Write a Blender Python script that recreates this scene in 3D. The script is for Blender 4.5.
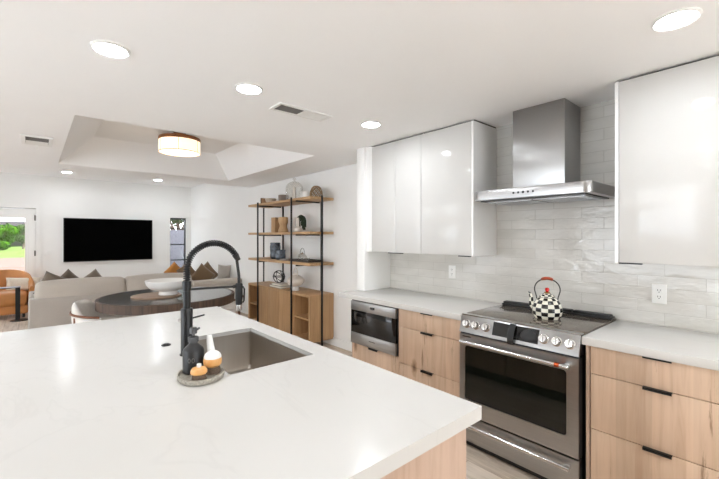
import bpy, bmesh, math, random
from mathutils import Vector, Matrix
random.seed(7)
PI = math.pi
SC = bpy.context.scene
COL = SC.collection
for _o in list(bpy.data.objects):
    bpy.data.objects.remove(_o)

# X runs from the island towards the range wall, Y from the kitchen towards the living room, Z up; metres.
# ------------------------------------------------------------------ camera, world, exposure
cam = bpy.data.objects.new('camera', bpy.data.cameras.new('camera'))
COL.objects.link(cam)
cam.location = (0, 0, 1.47)
cam.rotation_euler = (PI/2, 0, -math.atan2(.6556, .7551))
cam.data.sensor_width = 36
cam.data.lens = 376/719*36
cam.data.shift_y = -2.5/719
cam.data.clip_start = .02
cam.data.clip_end = 400
SC.camera = cam

world = bpy.data.worlds.new('sky')
SC.world = world
world.use_nodes = True
wn = world.node_tree.nodes
wl = world.node_tree.links
wn.clear()
wo = wn.new('ShaderNodeOutputWorld')
wb = wn.new('ShaderNodeBackground')
tc = wn.new('ShaderNodeTexCoord')
sx = wn.new('ShaderNodeSeparateXYZ')
cr = wn.new('ShaderNodeValToRGB')
cr.color_ramp.elements[0].position = 0.0
cr.color_ramp.elements[0].color = (.92, .96, 1, 1)
cr.color_ramp.elements[1].position = .7
cr.color_ramp.elements[1].color = (.72, .84, 1, 1)
wl.new(tc.outputs['Generated'], sx.inputs[0])
wl.new(sx.outputs['Z'], cr.inputs[0])
wl.new(cr.outputs[0], wb.inputs[0])
wb.inputs[1].default_value = 4.9
wl.new(wb.outputs[0], wo.inputs[0])

sun = bpy.data.objects.new('sun', bpy.data.lights.new('sun', 'SUN'))
COL.objects.link(sun)
sun.data.energy = 13.0
sun.data.angle = .02
sun.data.color = (.95, .98, 1)
sun.rotation_euler = (.25, .55, 0)      # high sun from the range side: it lights the yard, not the room

SC.view_settings.view_transform = 'Standard'
SC.view_settings.look = 'None'
SC.view_settings.gamma = 1
SC.view_settings.use_curve_mapping = False
SC.view_settings.exposure = 0.43
LAMP = 108.0          # radiance of a recessed light's lens
DRUM = .8           # radiance of the drum lamp's shade
SC.cycles.use_denoising = True
SC.cycles.max_bounces = 10
SC.cycles.diffuse_bounces = 6
SC.cycles.glossy_bounces = 5
SC.cycles.transparent_max_bounces = 12
SC.cycles.sample_clamp_indirect = 6
SC.cycles.caustics_reflective = False
SC.cycles.caustics_refractive = False

# ------------------------------------------------------------------ materials
def lin(c):
    return tuple(((v/255)/12.92 if v/255 <= .04045 else ((v/255+.055)/1.055)**2.4) for v in c)

def new_mat(name):
    m = bpy.data.materials.new(name)
    m.use_nodes = True
    nt = m.node_tree
    return m, nt, nt.nodes['Principled BSDF']

def N(nt, kind, **kw):
    n = nt.nodes.new('ShaderNode'+kind)
    for k, v in kw.items():
        setattr(n, k, v)
    return n

def pos(nt, scale=(1, 1, 1), rot=(0, 0, 0)):
    g = N(nt, 'NewGeometry')
    mp = N(nt, 'Mapping')
    mp.inputs['Scale'].default_value = scale
    mp.inputs['Rotation'].default_value = rot
    nt.links.new(g.outputs['Position'], mp.inputs['Vector'])
    return mp.outputs[0]

def ramp(nt, fac, stops):
    r = N(nt, 'ValToRGB')
    e = r.color_ramp.elements
    while len(e) < len(stops):
        e.new(.5)
    for k, (p, c) in enumerate(stops):
        e[k].position = p
        e[k].color = (*c, 1)
    nt.links.new(fac, r.inputs[0])
    return r.outputs[0]

def mul(nt, a, b, fac=1.0):
    x = N(nt, 'Mix', data_type='RGBA', blend_type='MULTIPLY')
    x.inputs[0].default_value = fac
    nt.links.new(a, x.inputs[6])
    nt.links.new(b, x.inputs[7])
    return x.outputs[2]

def bump(nt, b, h, strength=.2, dist=.01):
    k = N(nt, 'Bump')
    k.inputs['Strength'].default_value = strength
    k.inputs['Distance'].default_value = dist
    nt.links.new(h, k.inputs['Height'])
    nt.links.new(k.outputs[0], b.inputs['Normal'])

def paint(name, rgb, rough=.5, metal=0, var=.06, scale=6, bmp=0, bscale=60, spec=.5, coat=0, aniso=0, stretch=(1, 1, 1)):
    m, nt, b = new_mat(name)
    c = lin(rgb)
    n = N(nt, 'TexNoise')
    n.inputs['Scale'].default_value = scale
    n.inputs['Detail'].default_value = 3
    nt.links.new(pos(nt, stretch), n.inputs['Vector'])
    lo = tuple(v*(1-var) for v in c)
    hi = tuple(min(1, v*(1+var)) for v in c)
    nt.links.new(ramp(nt, n.outputs[0], [(.3, lo), (.7, hi)]), b.inputs['Base Color'])
    b.inputs['Roughness'].default_value = rough
    b.inputs['Metallic'].default_value = metal
    b.inputs['Specular IOR Level'].default_value = spec
    b.inputs['Coat Weight'].default_value = coat
    b.inputs['Anisotropic'].default_value = aniso
    if bmp:
        n2 = N(nt, 'TexNoise')
        n2.inputs['Scale'].default_value = bscale
        n2.inputs['Detail'].default_value = 4
        nt.links.new(pos(nt, stretch), n2.inputs['Vector'])
        bump(nt, b, n2.outputs[0], bmp)
    return m

def wood(name, light, dark, grain_axis='Z', stave=.16, stave_var=.12, knots=0, rough=.45, fine=1.0, stave_axes='XY'):
    """timber: stretched noise for grain along grain_axis, staves glued side by side, optional knots and dark checks"""
    m, nt, b = new_mat(name)
    L, D = lin(light), lin(dark)
    i = 'XYZ'.index(grain_axis)
    s = [28*fine]*3
    s[i] = 1.6*fine
    n = N(nt, 'TexNoise')
    n.inputs['Scale'].default_value = 1
    n.inputs['Detail'].default_value = 6
    n.inputs['Roughness'].default_value = .6
    n.inputs['Distortion'].default_value = .6
    nt.links.new(pos(nt, s), n.inputs['Vector'])
    col = ramp(nt, n.outputs[0], [(.28, D), (.5, tuple((a*.72+c*.28) for a, c in zip(L, D))), (.72, L)])
    # broad cloudy tone
    n3 = N(nt, 'TexNoise')
    n3.inputs['Scale'].default_value = 1
    s3 = [5]*3
    s3[i] = 1.2
    nt.links.new(pos(nt, s3), n3.inputs['Vector'])
    col = mul(nt, col, ramp(nt, n3.outputs[0], [(.3, (.84, .82, .8)), (.7, (1.06, 1.06, 1.06))]))
    if stave:
        g = N(nt, 'NewGeometry')
        sp = N(nt, 'SeparateXYZ')
        nt.links.new(g.outputs['Position'], sp.inputs[0])
        ad = N(nt, 'Math', operation='ADD')
        nt.links.new(sp.outputs[stave_axes[0]], ad.inputs[0])
        nt.links.new(sp.outputs[stave_axes[1]], ad.inputs[1])
        dv = N(nt, 'Math', operation='DIVIDE')
        nt.links.new(ad.outputs[0], dv.inputs[0])
        dv.inputs[1].default_value = stave
        fl = N(nt, 'Math', operation='FLOOR')
        nt.links.new(dv.outputs[0], fl.inputs[0])
        wnz = N(nt, 'TexWhiteNoise', noise_dimensions='1D')
        nt.links.new(fl.outputs[0], wnz.inputs['W'])
        col = mul(nt, col, ramp(nt, wnz.outputs[0], [(0, (1-stave_var,)*3), (1, (1, 1, 1))]))
    if knots:
        v = N(nt, 'TexVoronoi')
        v.inputs['Scale'].default_value = 1
        sv = [4.2]*3
        sv[i] = 1.9
        nt.links.new(pos(nt, sv), v.inputs['Vector'])
        ns = N(nt, 'TexNoise')
        ns.inputs['Scale'].default_value = 38
        nt.links.new(pos(nt), ns.inputs['Vector'])
        am = N(nt, 'Math', operation='MULTIPLY_ADD')
        nt.links.new(ns.outputs[0], am.inputs[0])
        am.inputs[1].default_value = .09
        nt.links.new(v.outputs['Distance'], am.inputs[2])
        kc = ramp(nt, am.outputs[0], [(.085, (.34, .25, .18)), (.14, (.74, .66, .58)), (.2, (1, 1, 1))])
        col = mul(nt, col, kc, knots)
        # narrow dark checks that follow the grain
        sc_ = [17]*3
        sc_[i] = 1.1
        nk = N(nt, 'TexNoise')
        nk.inputs['Scale'].default_value = 1
        nk.inputs['Detail'].default_value = 8
        nk.inputs['Roughness'].default_value = .72
        nt.links.new(pos(nt, sc_), nk.inputs['Vector'])
        col = mul(nt, col, ramp(nt, nk.outputs[0], [(.34, (.45, .37, .3)), (.40, (1, 1, 1))]), knots)
    nt.links.new(col, b.inputs['Base Color'])
    b.inputs['Roughness'].default_value = rough
    bump(nt, b, n.outputs[0], .12, .002)
    return m

def glow(name, rgb, strength, base=(.9, .9, .9)):
    m, nt, b = new_mat(name)
    n = N(nt, 'TexNoise')
    n.inputs['Scale'].default_value = 9
    nt.links.new(pos(nt), n.inputs['Vector'])
    c = lin(rgb)
    nt.links.new(ramp(nt, n.outputs[0], [(.2, tuple(v*.97 for v in c)), (.8, c)]), b.inputs['Emission Color'])
    b.inputs['Base Color'].default_value = (*base, 1)
    b.inputs['Emission Strength'].default_value = strength
    b.inputs['Roughness'].default_value = .6
    return m

def pane_mat(name, tint=(1, 1, 1), gloss=.05):
    m, nt, b = new_mat(name)
    out = [n for n in nt.nodes if n.type == 'OUTPUT_MATERIAL'][0]
    tr = N(nt, 'BsdfTransparent')
    tr.inputs[0].default_value = (*tint, 1)
    gl = N(nt, 'BsdfGlossy')
    gl.inputs['Roughness'].default_value = .02
    lw = N(nt, 'LayerWeight')
    lw.inputs[0].default_value = .25
    mm = N(nt, 'Math', operation='MULTIPLY_ADD')
    nt.links.new(lw.outputs['Facing'], mm.inputs[0])
    mm.inputs[1].default_value = .35
    mm.inputs[2].default_value = gloss
    mx = N(nt, 'MixShader')
    nt.links.new(mm.outputs[0], mx.inputs[0])
    nt.links.new(tr.outputs[0], mx.inputs[1])
    nt.links.new(gl.outputs[0], mx.inputs[2])
    nt.links.new(mx.outputs[0], out.inputs[0])
    return m

def tile_mat():
    m, nt, b = new_mat('glazed_subway_tile')
    g = N(nt, 'NewGeometry')
    sp = N(nt, 'SeparateXYZ')
    nt.links.new(g.outputs['Position'], sp.inputs[0])
    cb = N(nt, 'CombineXYZ')
    nt.links.new(sp.outputs['Y'], cb.inputs[0])
    nt.links.new(sp.outputs['Z'], cb.inputs[1])
    br = N(nt, 'TexBrick')
    br.offset = .42
    br.inputs['Scale'].default_value = 1
    br.inputs['Brick Width'].default_value = .33
    br.inputs['Row Height'].default_value = .0765
    br.inputs['Mortar Size'].default_value = .0022
    br.inputs['Mortar Smooth'].default_value = .2
    br.inputs['Bias'].default_value = 0
    br.inputs['Color1'].default_value = (*lin((218, 215, 209)), 1)
    br.inputs['Color2'].default_value = (*lin((211, 208, 201)), 1)
    br.inputs['Mortar'].default_value = (*lin((200, 196, 189)), 1)
    nt.links.new(cb.outputs[0], br.inputs['Vector'])
    n = N(nt, 'TexNoise')
    n.inputs['Scale'].default_value = 7
    n.inputs['Detail'].default_value = 3
    nt.links.new(pos(nt, (1, .6, 2)), n.inputs['Vector'])
    col = mul(nt, br.outputs['Color'], ramp(nt, n.outputs[0], [(.3, (.93, .93, .925)), (.7, (1.03, 1.03, 1.03))]))
    nt.links.new(col, b.inputs['Base Color'])
    b.inputs['Roughness'].default_value = .09
    inv = N(nt, 'Math', operation='MULTIPLY_ADD')
    nt.links.new(br.outputs['Fac'], inv.inputs[0])
    inv.inputs[1].default_value = -.6
    n2 = N(nt, 'TexNoise')
    n2.inputs['Scale'].default_value = 16
    nt.links.new(pos(nt, (1, .7, 1.6)), n2.inputs['Vector'])
    nt.links.new(n2.outputs[0], inv.inputs[2])
    bump(nt, b, inv.outputs[0], .42, .006)
    return m

def floor_mat():
    m, nt, b = new_mat('oak_plank_floor')
    g = N(nt, 'NewGeometry')
    sp = N(nt, 'SeparateXYZ')
    nt.links.new(g.outputs['Position'], sp.inputs[0])
    cb = N(nt, 'CombineXYZ')
    nt.links.new(sp.outputs['Y'], cb.inputs[0])
    nt.links.new(sp.outputs['X'], cb.inputs[1])
    br = N(nt, 'TexBrick')
    br.offset = .37
    br.inputs['Scale'].default_value = 1
    br.inputs['Brick Width'].default_value = 1.4
    br.inputs['Row Height'].default_value = .18
    br.inputs['Mortar Size'].default_value = .0015
    br.inputs['Bias'].default_value = 0
    br.inputs['Color1'].default_value = (*lin((224, 211, 197)), 1)
    br.inputs['Color2'].default_value = (*lin((208, 192, 174)), 1)
    br.inputs['Mortar'].default_value = (*lin((140, 116, 94)), 1)
    nt.links.new(cb.outputs[0], br.inputs['Vector'])
    n = N(nt, 'TexNoise')
    n.inputs['Scale'].default_value = 1
    n.inputs['Detail'].default_value = 7
    n.inputs['Roughness'].default_value = .65
    nt.links.new(pos(nt, (30, 2.2, 1)), n.inputs['Vector'])
    col = mul(nt, br.outputs['Color'], ramp(nt, n.outputs[0], [(.3, (.62, .56, .5)), (.5, (.93, .92, .9)), (.7, (1.08, 1.07, 1.06))]))
    nt.links.new(col, b.inputs['Base Color'])
    b.inputs['Roughness'].default_value = .38
    return m

def quartz_mat():
    m, nt, b = new_mat('white_quartz')
    n = N(nt, 'TexNoise')
    n.inputs['Scale'].default_value = 1.1
    n.inputs['Detail'].default_value = 5
    n.inputs['Distortion'].default_value = 1.6
    nt.links.new(pos(nt, (1.5, .8, 1), (0, 0, .6)), n.inputs['Vector'])
    base = lin((210, 208, 204))
    vein = tuple(v*.965 for v in base)
    col = ramp(nt, n.outputs[0], [(.49, base), (.5, vein), (.51, base)])
    n2 = N(nt, 'TexNoise')
    n2.inputs['Scale'].default_value = 3
    nt.links.new(pos(nt), n2.inputs['Vector'])
    col = mul(nt, col, ramp(nt, n2.outputs[0], [(.3, (.975, .972, .965)), (.7, (1, 1, 1))]))
    nt.links.new(col, b.inputs['Base Color'])
    b.inputs['Roughness'].default_value = .2
    b.inputs['Specular IOR Level'].default_value = .34
    return m

def weave(name, rgb, scale=220, rough=.9, var=.12):
    m, nt, b = new_mat(name)
    c = lin(rgb)
    n = N(nt, 'TexNoise')
    n.inputs['Scale'].default_value = scale
    n.inputs['Detail'].default_value = 2
    nt.links.new(pos(nt), n.inputs['Vector'])
    n1 = N(nt, 'TexNoise')
    n1.inputs['Scale'].default_value = 4
    nt.links.new(pos(nt), n1.inputs['Vector'])
    col = ramp(nt, n.outputs[0], [(.3, tuple(v*(1-var) for v in c)), (.7, tuple(v*(1+var*.6) for v in c))])
    col = mul(nt, col, ramp(nt, n1.outputs[0], [(.3, (.93, .93, .93)), (.7, (1, 1, 1))]))
    nt.links.new(col, b.inputs['Base Color'])
    b.inputs['Roughness'].default_value = rough
    b.inputs['Sheen Weight'].default_value = .2
    bump(nt, b, n.outputs[0], .25, .003)
    return m

M = {}
M['wall'] = paint('white_wall_paint', (240, 239, 236), .6, var=.012, scale=2, bmp=.04, bscale=140)
M['ceiling'] = paint('white_ceiling_paint', (252, 251, 250), .7, var=.01, scale=2, bmp=.05, bscale=110)
M['trim'] = paint('white_trim_paint', (240, 239, 236), .35, var=.01)
M['floor'] = floor_mat()
M['tile'] = tile_mat()
M['quartz'] = quartz_mat()
M['cab'] = wood('knotty_oak_front', (226, 198, 172), (206, 174, 146), 'Z', stave=.155, stave_var=.13, knots=.9, rough=.5, stave_axes='XY')
M['cab_side'] = wood('plain_oak_panel', (212, 185, 165), (192, 161, 139), 'Z', stave=.19, stave_var=.08, knots=.25, rough=.5)
M['shelf_wood'] = wood('golden_oak_board', (204, 168, 124), (166, 128, 88), 'Y', stave=.14, stave_var=.1, rough=.5, stave_axes='XZ')
M['shelf_front'] = wood('golden_oak_panel', (202, 164, 120), (174, 134, 94), 'Z', stave=.2, stave_var=.08, rough=.5)
M['gloss'] = paint('gloss_white_lacquer', (206, 204, 200), .08, var=.006, scale=2, spec=.32)
M['shell'] = paint('white_melamine', (243, 242, 240), .25, var=.01)
M['steel'] = paint('brushed_stainless', (170, 169, 168), .3, 1, var=.05, scale=1, stretch=(2, 2, 160))
M['steel_h'] = paint('horizontal_brushed_stainless', (170, 169, 168), .28, 1, var=.06, scale=1, stretch=(160, 1, 160))
M['steel_ch'] = paint('chimney_brushed_steel', (164, 163, 162), .3, 1, var=.03, scale=1, aniso=.85)
_nt = M['steel_ch'].node_tree
_tg = N(_nt, 'Tangent', direction_type='RADIAL', axis='Z')
_nt.links.new(_tg.outputs[0], _nt.nodes['Principled BSDF'].inputs['Tangent'])
M['chrome'] = paint('polished_handle_steel', (214, 213, 211), .14, 1, var=.03)
M['sink'] = paint('satin_sink_steel', (176, 168, 158), .38, 1, var=.025, scale=1, stretch=(120, 120, 3))
M['dark_steel'] = paint('grey_side_steel', (70, 69, 67), .35, .8)
M['bl_gloss'] = paint('black_ceramic_glass', (15, 14, 13), .05, var=.1)
M['cook'] = paint('smoked_reflection_glass', (92, 81, 70), .1, var=.08, spec=.8)  # smoked glass, base colour lightened and warmed to carry its reflections
M['oven_gl'] = paint('dark_oven_glass', (15, 17, 12), .05, var=.2, scale=3)
M['black'] = paint('matte_black', (20, 20, 20), .42, var=.1)
M['black_metal'] = paint('black_powder_coat', (10, 10, 11), .42, 0, var=.1)
M['gun'] = paint('gunmetal_black', (11, 11, 12), .34, .1, var=.08)
M['rubber'] = paint('black_leather', (26, 25, 25), .5, var=.15, scale=40, bmp=.2)
M['copper'] = paint('copper_band', (196, 88, 48), .25, 1)
M['plastic'] = paint('white_plastic', (240, 239, 236), .3, var=.01)
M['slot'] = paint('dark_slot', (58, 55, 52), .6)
M['sofa'] = weave('greige_linen', (186, 178, 169), 260)
M['sofa_l'] = weave('pale_sofa_linen', (198, 189, 178), 240)
M['taupe'] = weave('taupe_velvet', (116, 103, 89), 180)
M['brown_p'] = weave('brown_woven_cloth', (122, 98, 72), 200)
M['orange_p'] = weave('amber_cloth', (192, 128, 58), 200)
M['cream_p'] = weave('cream_slub_cloth', (226, 214, 196), 150)
M['white_f'] = weave('white_boucle', (232, 228, 222), 170)
M['leather'] = paint('tan_leather', (196, 132, 74), .45, var=.1, scale=6, bmp=.12, bscale=180)
M['walnut'] = wood('walnut_rail', (132, 84, 54), (92, 55, 34), 'Y', stave=0, rough=.4)
M['table_top'] = paint('charcoal_stone_inlay', (92, 90, 87), .16, var=.1, scale=3)
M['table_rim'] = wood('dark_rough_timber', (98, 76, 60), (52, 38, 30), 'Z', stave=.05, stave_var=.35, rough=.6, fine=1.4)
M['board'] = wood('washed_wood_board', (178, 150, 126), (138, 110, 88), 'X', stave=0, rough=.5)
M['ceramic'] = paint('white_matte_ceramic', (238, 236, 232), .4, var=.02)
M['clay'] = paint('pale_glazed_clay', (222, 214, 204), .3, var=.05, scale=12)
M['grey_pot'] = paint('grey_brown_pottery', (132, 119, 108), .6, var=.12, scale=14)
M['beige_pot'] = paint('pale_beige_pottery', (203, 190, 172), .6, var=.12, scale=24)
M['blue_pot'] = paint('slate_blue_textured_glaze', (78, 86, 96), .25, var=.85, scale=17, bmp=.6, bscale=40)
M['dark_wood'] = paint('dark_stained_wood', (52, 42, 34), .4, var=.2, scale=20)
M['rough_wood'] = wood('rough_driftwood', (160, 118, 76), (82, 56, 34), 'Z', stave=.03, stave_var=.4, rough=.7, fine=2)
M['light_wood'] = wood('pale_turned_wood', (212, 176, 132), (182, 142, 98), 'Z', stave=0, rough=.5, fine=1.2)
M['amber_wood'] = paint('honey_beech', (224, 166, 100), .35, var=.1, scale=30)
M['cane'] = paint('woven_cane', (158, 128, 92), .7, var=.25, scale=60)
M['moss'] = paint('dark_green_yarn', (44, 58, 40), .9, var=.4, scale=60, bmp=.5)
M['book_g'] = paint('grey_book_cloth', (142, 138, 136), .7, var=.06)
M['book_w'] = paint('pale_book_cloth', (208, 200, 190), .7, var=.06)
M['page'] = paint('paper_page_edges', (230, 224, 210), .8, var=.1, scale=1, stretch=(1, 1, 400))
M['stone'] = paint('speckled_grey_stone', (164, 158, 146), .7, var=.28, scale=110, bmp=.5, bscale=120)
M['bottle'] = paint('charcoal_bottle', (32, 32, 34), .4, var=.05)
M['bottle_mark'] = paint('pale_print', (128, 126, 122), .5)
M['pump'] = paint('slate_pump_plastic', (72, 72, 73), .25)
M['bristle'] = paint('dark_bristle', (98, 82, 68), .9, var=.4, scale=200)
M['k_white'] = paint('cream_enamel', (238, 235, 220), .1, var=.04)
M['k_black'] = paint('black_enamel', (14, 14, 15), .1, var=.2)
M['k_red'] = paint('red_enamel_bead', (196, 26, 22), .15)
M['k_wood'] = paint('red_brown_lacquered_wood', (150, 62, 32), .3, var=.25, scale=60)
M['brass'] = paint('brass', (186, 150, 84), .25, 1)
M['lamp_lens'] = glow('recessed_light_lens', (240, 246, 252), LAMP)
M['shade'] = glow('lit_linen_shade', (255, 226, 188), DRUM, (.9, .86, .78))
M['diffuser'] = glow('lit_shade_diffuser', (255, 236, 208), DRUM*1.15, (.9, .88, .82))
M['lamp_wood'] = wood('lamp_canopy_wood', (150, 92, 48), (104, 60, 30), 'X', stave=0, rough=.4)
M['filter'] = paint('grey_vent_filter', (112, 109, 106), .8, var=.2, scale=200)
M['screen'] = paint('black_tv_screen', (2, 2, 2), .5, var=.1, spec=.02)
M['tv_frame'] = paint('dark_grey_tv_frame', (46, 45, 44), .4, .4)
M['glass'] = pane_mat('clear_window_glass')
M['cloche_glass'] = pane_mat('clear_blown_glass', (.94, .93, .91), .1)
M['hinge'] = paint('satin_nickel', (120, 116, 110), .35, 1)
M['win_black'] = paint('black_window_frame', (24, 24, 25), .4)
M['lawn'] = paint('mown_lawn', (84, 100, 52), .9, var=.2, scale=.6, spec=0)
M['patio'] = paint('pale_patio_concrete', (96, 83, 75), .8, var=.06, scale=2, spec=0)
M['paving'] = paint('white_bounce_paving', (222, 222, 222), .8, var=.04, scale=2)
M['block'] = paint('grey_painted_block', (84, 83, 88), .8, var=.05, spec=0)
M['fence'] = paint('dark_green_fence', (24, 30, 28), .7, var=.15, spec=0)
M['leaf_a'] = paint('bright_leaf', (56, 92, 16), .7, var=.35, scale=3, spec=0)
M['leaf_b'] = paint('pale_leaf', (66, 84, 46), .7, var=.35, scale=3, spec=0)
M['leaf_c'] = paint('blue_green_leaf', (34, 48, 40), .6, var=.3, scale=8)
M['bark'] = paint('tree_bark', (92, 76, 62), .9, var=.2, scale=10)
M['roof'] = paint('grey_brown_roof', (58, 54, 54), .9, var=.1, spec=0)
M['stucco'] = paint('pale_stucco', (92, 88, 84), .9, var=.05, spec=0)

# ------------------------------------------------------------------ geometry helpers
def BM():
    return bmesh.new()

def bx(bm, x0, x1, y0, y1, z0, z1, bev=0, seg=2):
    r = bmesh.ops.create_cube(bm, size=1)
    for v in r['verts']:
        v.co = Vector((x0+(x1-x0)*(v.co.x+.5), y0+(y1-y0)*(v.co.y+.5), z0+(z1-z0)*(v.co.z+.5)))
    if bev:
        es = list({e for v in r['verts'] for e in v.link_edges})
        bmesh.ops.bevel(bm, geom=es, offset=bev, segments=seg, profile=.6, affect='EDGES')
    return bm

def box(*a, **k):
    return bx(BM(), *a, **k)

def prism(bm, pts, z0, z1, axis='Z', bev=0):
    """polygon pts (a, b) extruded along axis: Z -> (x, y), X -> (y, z), Y -> (x, z)"""
    def P(p, h):
        if axis == 'Z':
            return (p[0], p[1], h)
        if axis == 'X':
            return (h, p[0], p[1])
        return (p[0], h, p[1])
    lo = [bm.verts.new(P(p, z0)) for p in pts]
    hi = [bm.verts.new(P(p, z1)) for p in pts]
    n = len(pts)
    fs = [bm.faces.new(lo[::-1]), bm.faces.new(hi)]
    for k in range(n):
        fs.append(bm.faces.new((lo[k], lo[(k+1) % n], hi[(k+1) % n], hi[k])))
    bmesh.ops.recalc_face_normals(bm, faces=fs)
    if bev:
        es = list({e for f in fs[:2] for e in f.edges})
        bmesh.ops.bevel(bm, geom=es, offset=bev, segments=2, profile=.6, affect='EDGES')
    return bm

def lathe(bm, prof, c=(0, 0, 0), n=32, mats=None):
    rings = []
    for r, z in prof:
        if r < 1e-5:
            rings.append([bm.verts.new((c[0], c[1], c[2]+z))])
        else:
            rings.append([bm.verts.new((c[0]+r*math.cos(2*PI*k/n), c[1]+r*math.sin(2*PI*k/n), c[2]+z)) for k in range(n)])
    for i in range(len(rings)-1):
        a, b = rings[i], rings[i+1]
        for k in range(n):
            q = [a[k % len(a)], a[(k+1) % len(a)], b[(k+1) % len(b)], b[k % len(b)]]
            u = []
            for v in q:
                if v not in u:
                    u.append(v)
            if len(u) >= 3:
                f = bm.faces.new(u)
                if mats:
                    f.material_index = mats(i, k)
    for ring in (rings[0], rings[-1]):
        if len(ring) > 2:
            try:
                bm.faces.new(ring)
            except ValueError:
                pass
    return bm

def tube(bm, pts, r, n=10, closed=False, caps=True):
    """sweep a circle along a polyline; r is a number or one radius per point"""
    P = [Vector(p) for p in pts]
    m = len(P)
    R = r if isinstance(r, (list, tuple)) else [r]*m
    up = None
    rings = []
    for i in range(m):
        if closed:
            t = P[(i+1) % m]-P[i-1]
        else:
            t = P[min(i+1, m-1)]-P[max(i-1, 0)]
        t.normalize()
        if up is None:
            a = Vector((0, 0, 1)) if abs(t.z) < .9 else Vector((1, 0, 0))
            up = (a-t*a.dot(t)).normalized()
        else:
            up = (up-t*up.dot(t)).normalized()
        s = t.cross(up)
        rings.append([bm.verts.new(P[i]+(up*math.cos(2*PI*k/n)+s*math.sin(2*PI*k/n))*R[i]) for k in range(n)])
    for i in range(m if closed else m-1):
        a, b = rings[i], rings[(i+1) % m]
        for k in range(n):
            bm.faces.new((a[k], b[k], b[(k+1) % n], a[(k+1) % n]))
    if caps and not closed:
        bm.faces.new(rings[0])
        bm.faces.new(rings[-1][::-1])
    return bm

def cyl(bm, p0, p1, r0, r1=None, n=24):
    return tube(bm, [p0, p1], [r0, r0 if r1 is None else r1], n)

def rounded_rect(x0, x1, y0, y1, r, n=6):
    out = []
    for cx, cy, a in ((x1-r, y1-r, 0), (x0+r, y1-r, PI/2), (x0+r, y0+r, PI), (x1-r, y0+r, 3*PI/2)):
        for k in range(n+1):
            t = a+PI/2*k/n
            out.append((cx+r*math.cos(t), cy+r*math.sin(t)))
    return out

def pillow(w, h, t, n=14, dish=.07):
    """stuffed square cushion lying in the XZ plane, thickness along Y"""
    bm = BM()
    g = {}
    for s in (1, -1):
        for i in range(n+1):
            for j in range(n+1):
                if s == -1 and (i in (0, n) or j in (0, n)):
                    g[s, i, j] = g[1, i, j]
                    continue
                u, v = 2*i/n-1, 2*j/n-1
                f = max(0, (1-u**4)*(1-v**4))**.55
                x = w/2*u*(1-dish*(1-v*v)*u*u)
                z = h/2*v*(1-dish*(1-u*u)*v*v)
                g[s, i, j] = bm.verts.new((x, s*t/2*f, z))
    for s in (1, -1):
        for i in range(n):
            for j in range(n):
                q = [g[s, i, j], g[s, i+1, j], g[s, i+1, j+1], g[s, i, j+1]]
                bm.faces.new(q if s == -1 else q[::-1])
    return bm

def soft_box(x0, x1, y0, y1, z0, z1, r=.04, puff=.015):
    bm = box(x0, x1, y0, y1, z0, z1, bev=r, seg=4)
    bmesh.ops.subdivide_edges(bm, edges=[e for e in bm.edges if e.calc_length() > .12], cuts=5, use_grid_fill=True)
    c = Vector(((x0+x1)/2, (y0+y1)/2, (z0+z1)/2))
    h = Vector(((x1-x0)/2, (y1-y0)/2, (z1-z0)/2))
    for v in bm.verts:
        q = [min(1, abs((v.co[k]-c[k])/h[k])) for k in range(3)]
        for k in range(3):
            if q[k] > .9:
                o = [j for j in range(3) if j != k]
                v.co[k] += math.copysign(puff*(1-q[o[0]]**2)*(1-q[o[1]]**2), v.co[k]-c[k])
    return bm

def place(bm, loc=(0, 0, 0), rx=0, ry=0, rz=0):
    bm.transform(Matrix.Translation(loc) @ Matrix.Rotation(rz, 4, 'Z') @ Matrix.Rotation(ry, 4, 'Y') @ Matrix.Rotation(rx, 4, 'X'))
    return bm

OFF = {}

def obj(name, bm, m, parent=None, angle=35):
    """one mesh object; bm is in world coordinates"""
    if parent is None:
        xs = [v.co for v in bm.verts]
        off = Vector((sum((min(c[k] for c in xs), max(c[k] for c in xs)))/2 for k in range(2))).to_3d()
        off.z = min(c.z for c in xs)
    else:
        off = OFF[parent.name]
    bmesh.ops.translate(bm, verts=bm.verts, vec=-off)
    me = bpy.data.meshes.new(name)
    bm.to_mesh(me)
    bm.free()
    for k in (m if isinstance(m, (list, tuple)) else [m]):
        me.materials.append(M[k])
    if angle:
        me.polygons.foreach_set('use_smooth', [True]*len(me.polygons))
        me.set_sharp_from_angle(angle=math.radians(angle))
    o = bpy.data.objects.new(name, me)
    COL.objects.link(o)
    if parent is None:
        o.location = off
    else:
        o.parent = parent
    OFF[o.name] = off
    return o

def tag(o, label, cat, group=None):
    o['label'] = label
    o['category'] = cat
    if group:
        o['group'] = group
    return o

def thing(name, label, cat, loc, group=None):
    o = bpy.data.objects.new(name, None)
    COL.objects.link(o)
    o.location = loc
    o.empty_display_size = .1
    OFF[o.name] = Vector(loc)
    return tag(o, label, cat, group)

def struct(name, bm, m, angle=35, parent=None):
    o = obj(name, bm, m, parent, angle)
    if parent is None:
        o['kind'] = 'structure'
    return o

def copy_tree(src, loc, label):
    r = src.copy()
    COL.objects.link(r)
    r.location = loc
    r['label'] = label
    for ch in list(src.children):
        c = ch.copy()
        COL.objects.link(c)
        c.parent = r
        for g in ch.children:
            d = g.copy()
            COL.objects.link(d)
            d.parent = c
    return r

# ------------------------------------------------------------------ the setting
H, HL = 2.40, 2.75                         # kitchen and dining ceiling, living room ceiling
YB, YM, YT = -3.2, 6.7, 10.25              # back wall, end of the low ceiling, television wall
XL, XK, XS = -3.6, 2.98, 3.09              # left wall, range wall, shelf wall
TX0, TX1, TY0, TY1, RISE = .24, 2.43, 3.58, 6.10, .335     # ceiling tray

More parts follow.
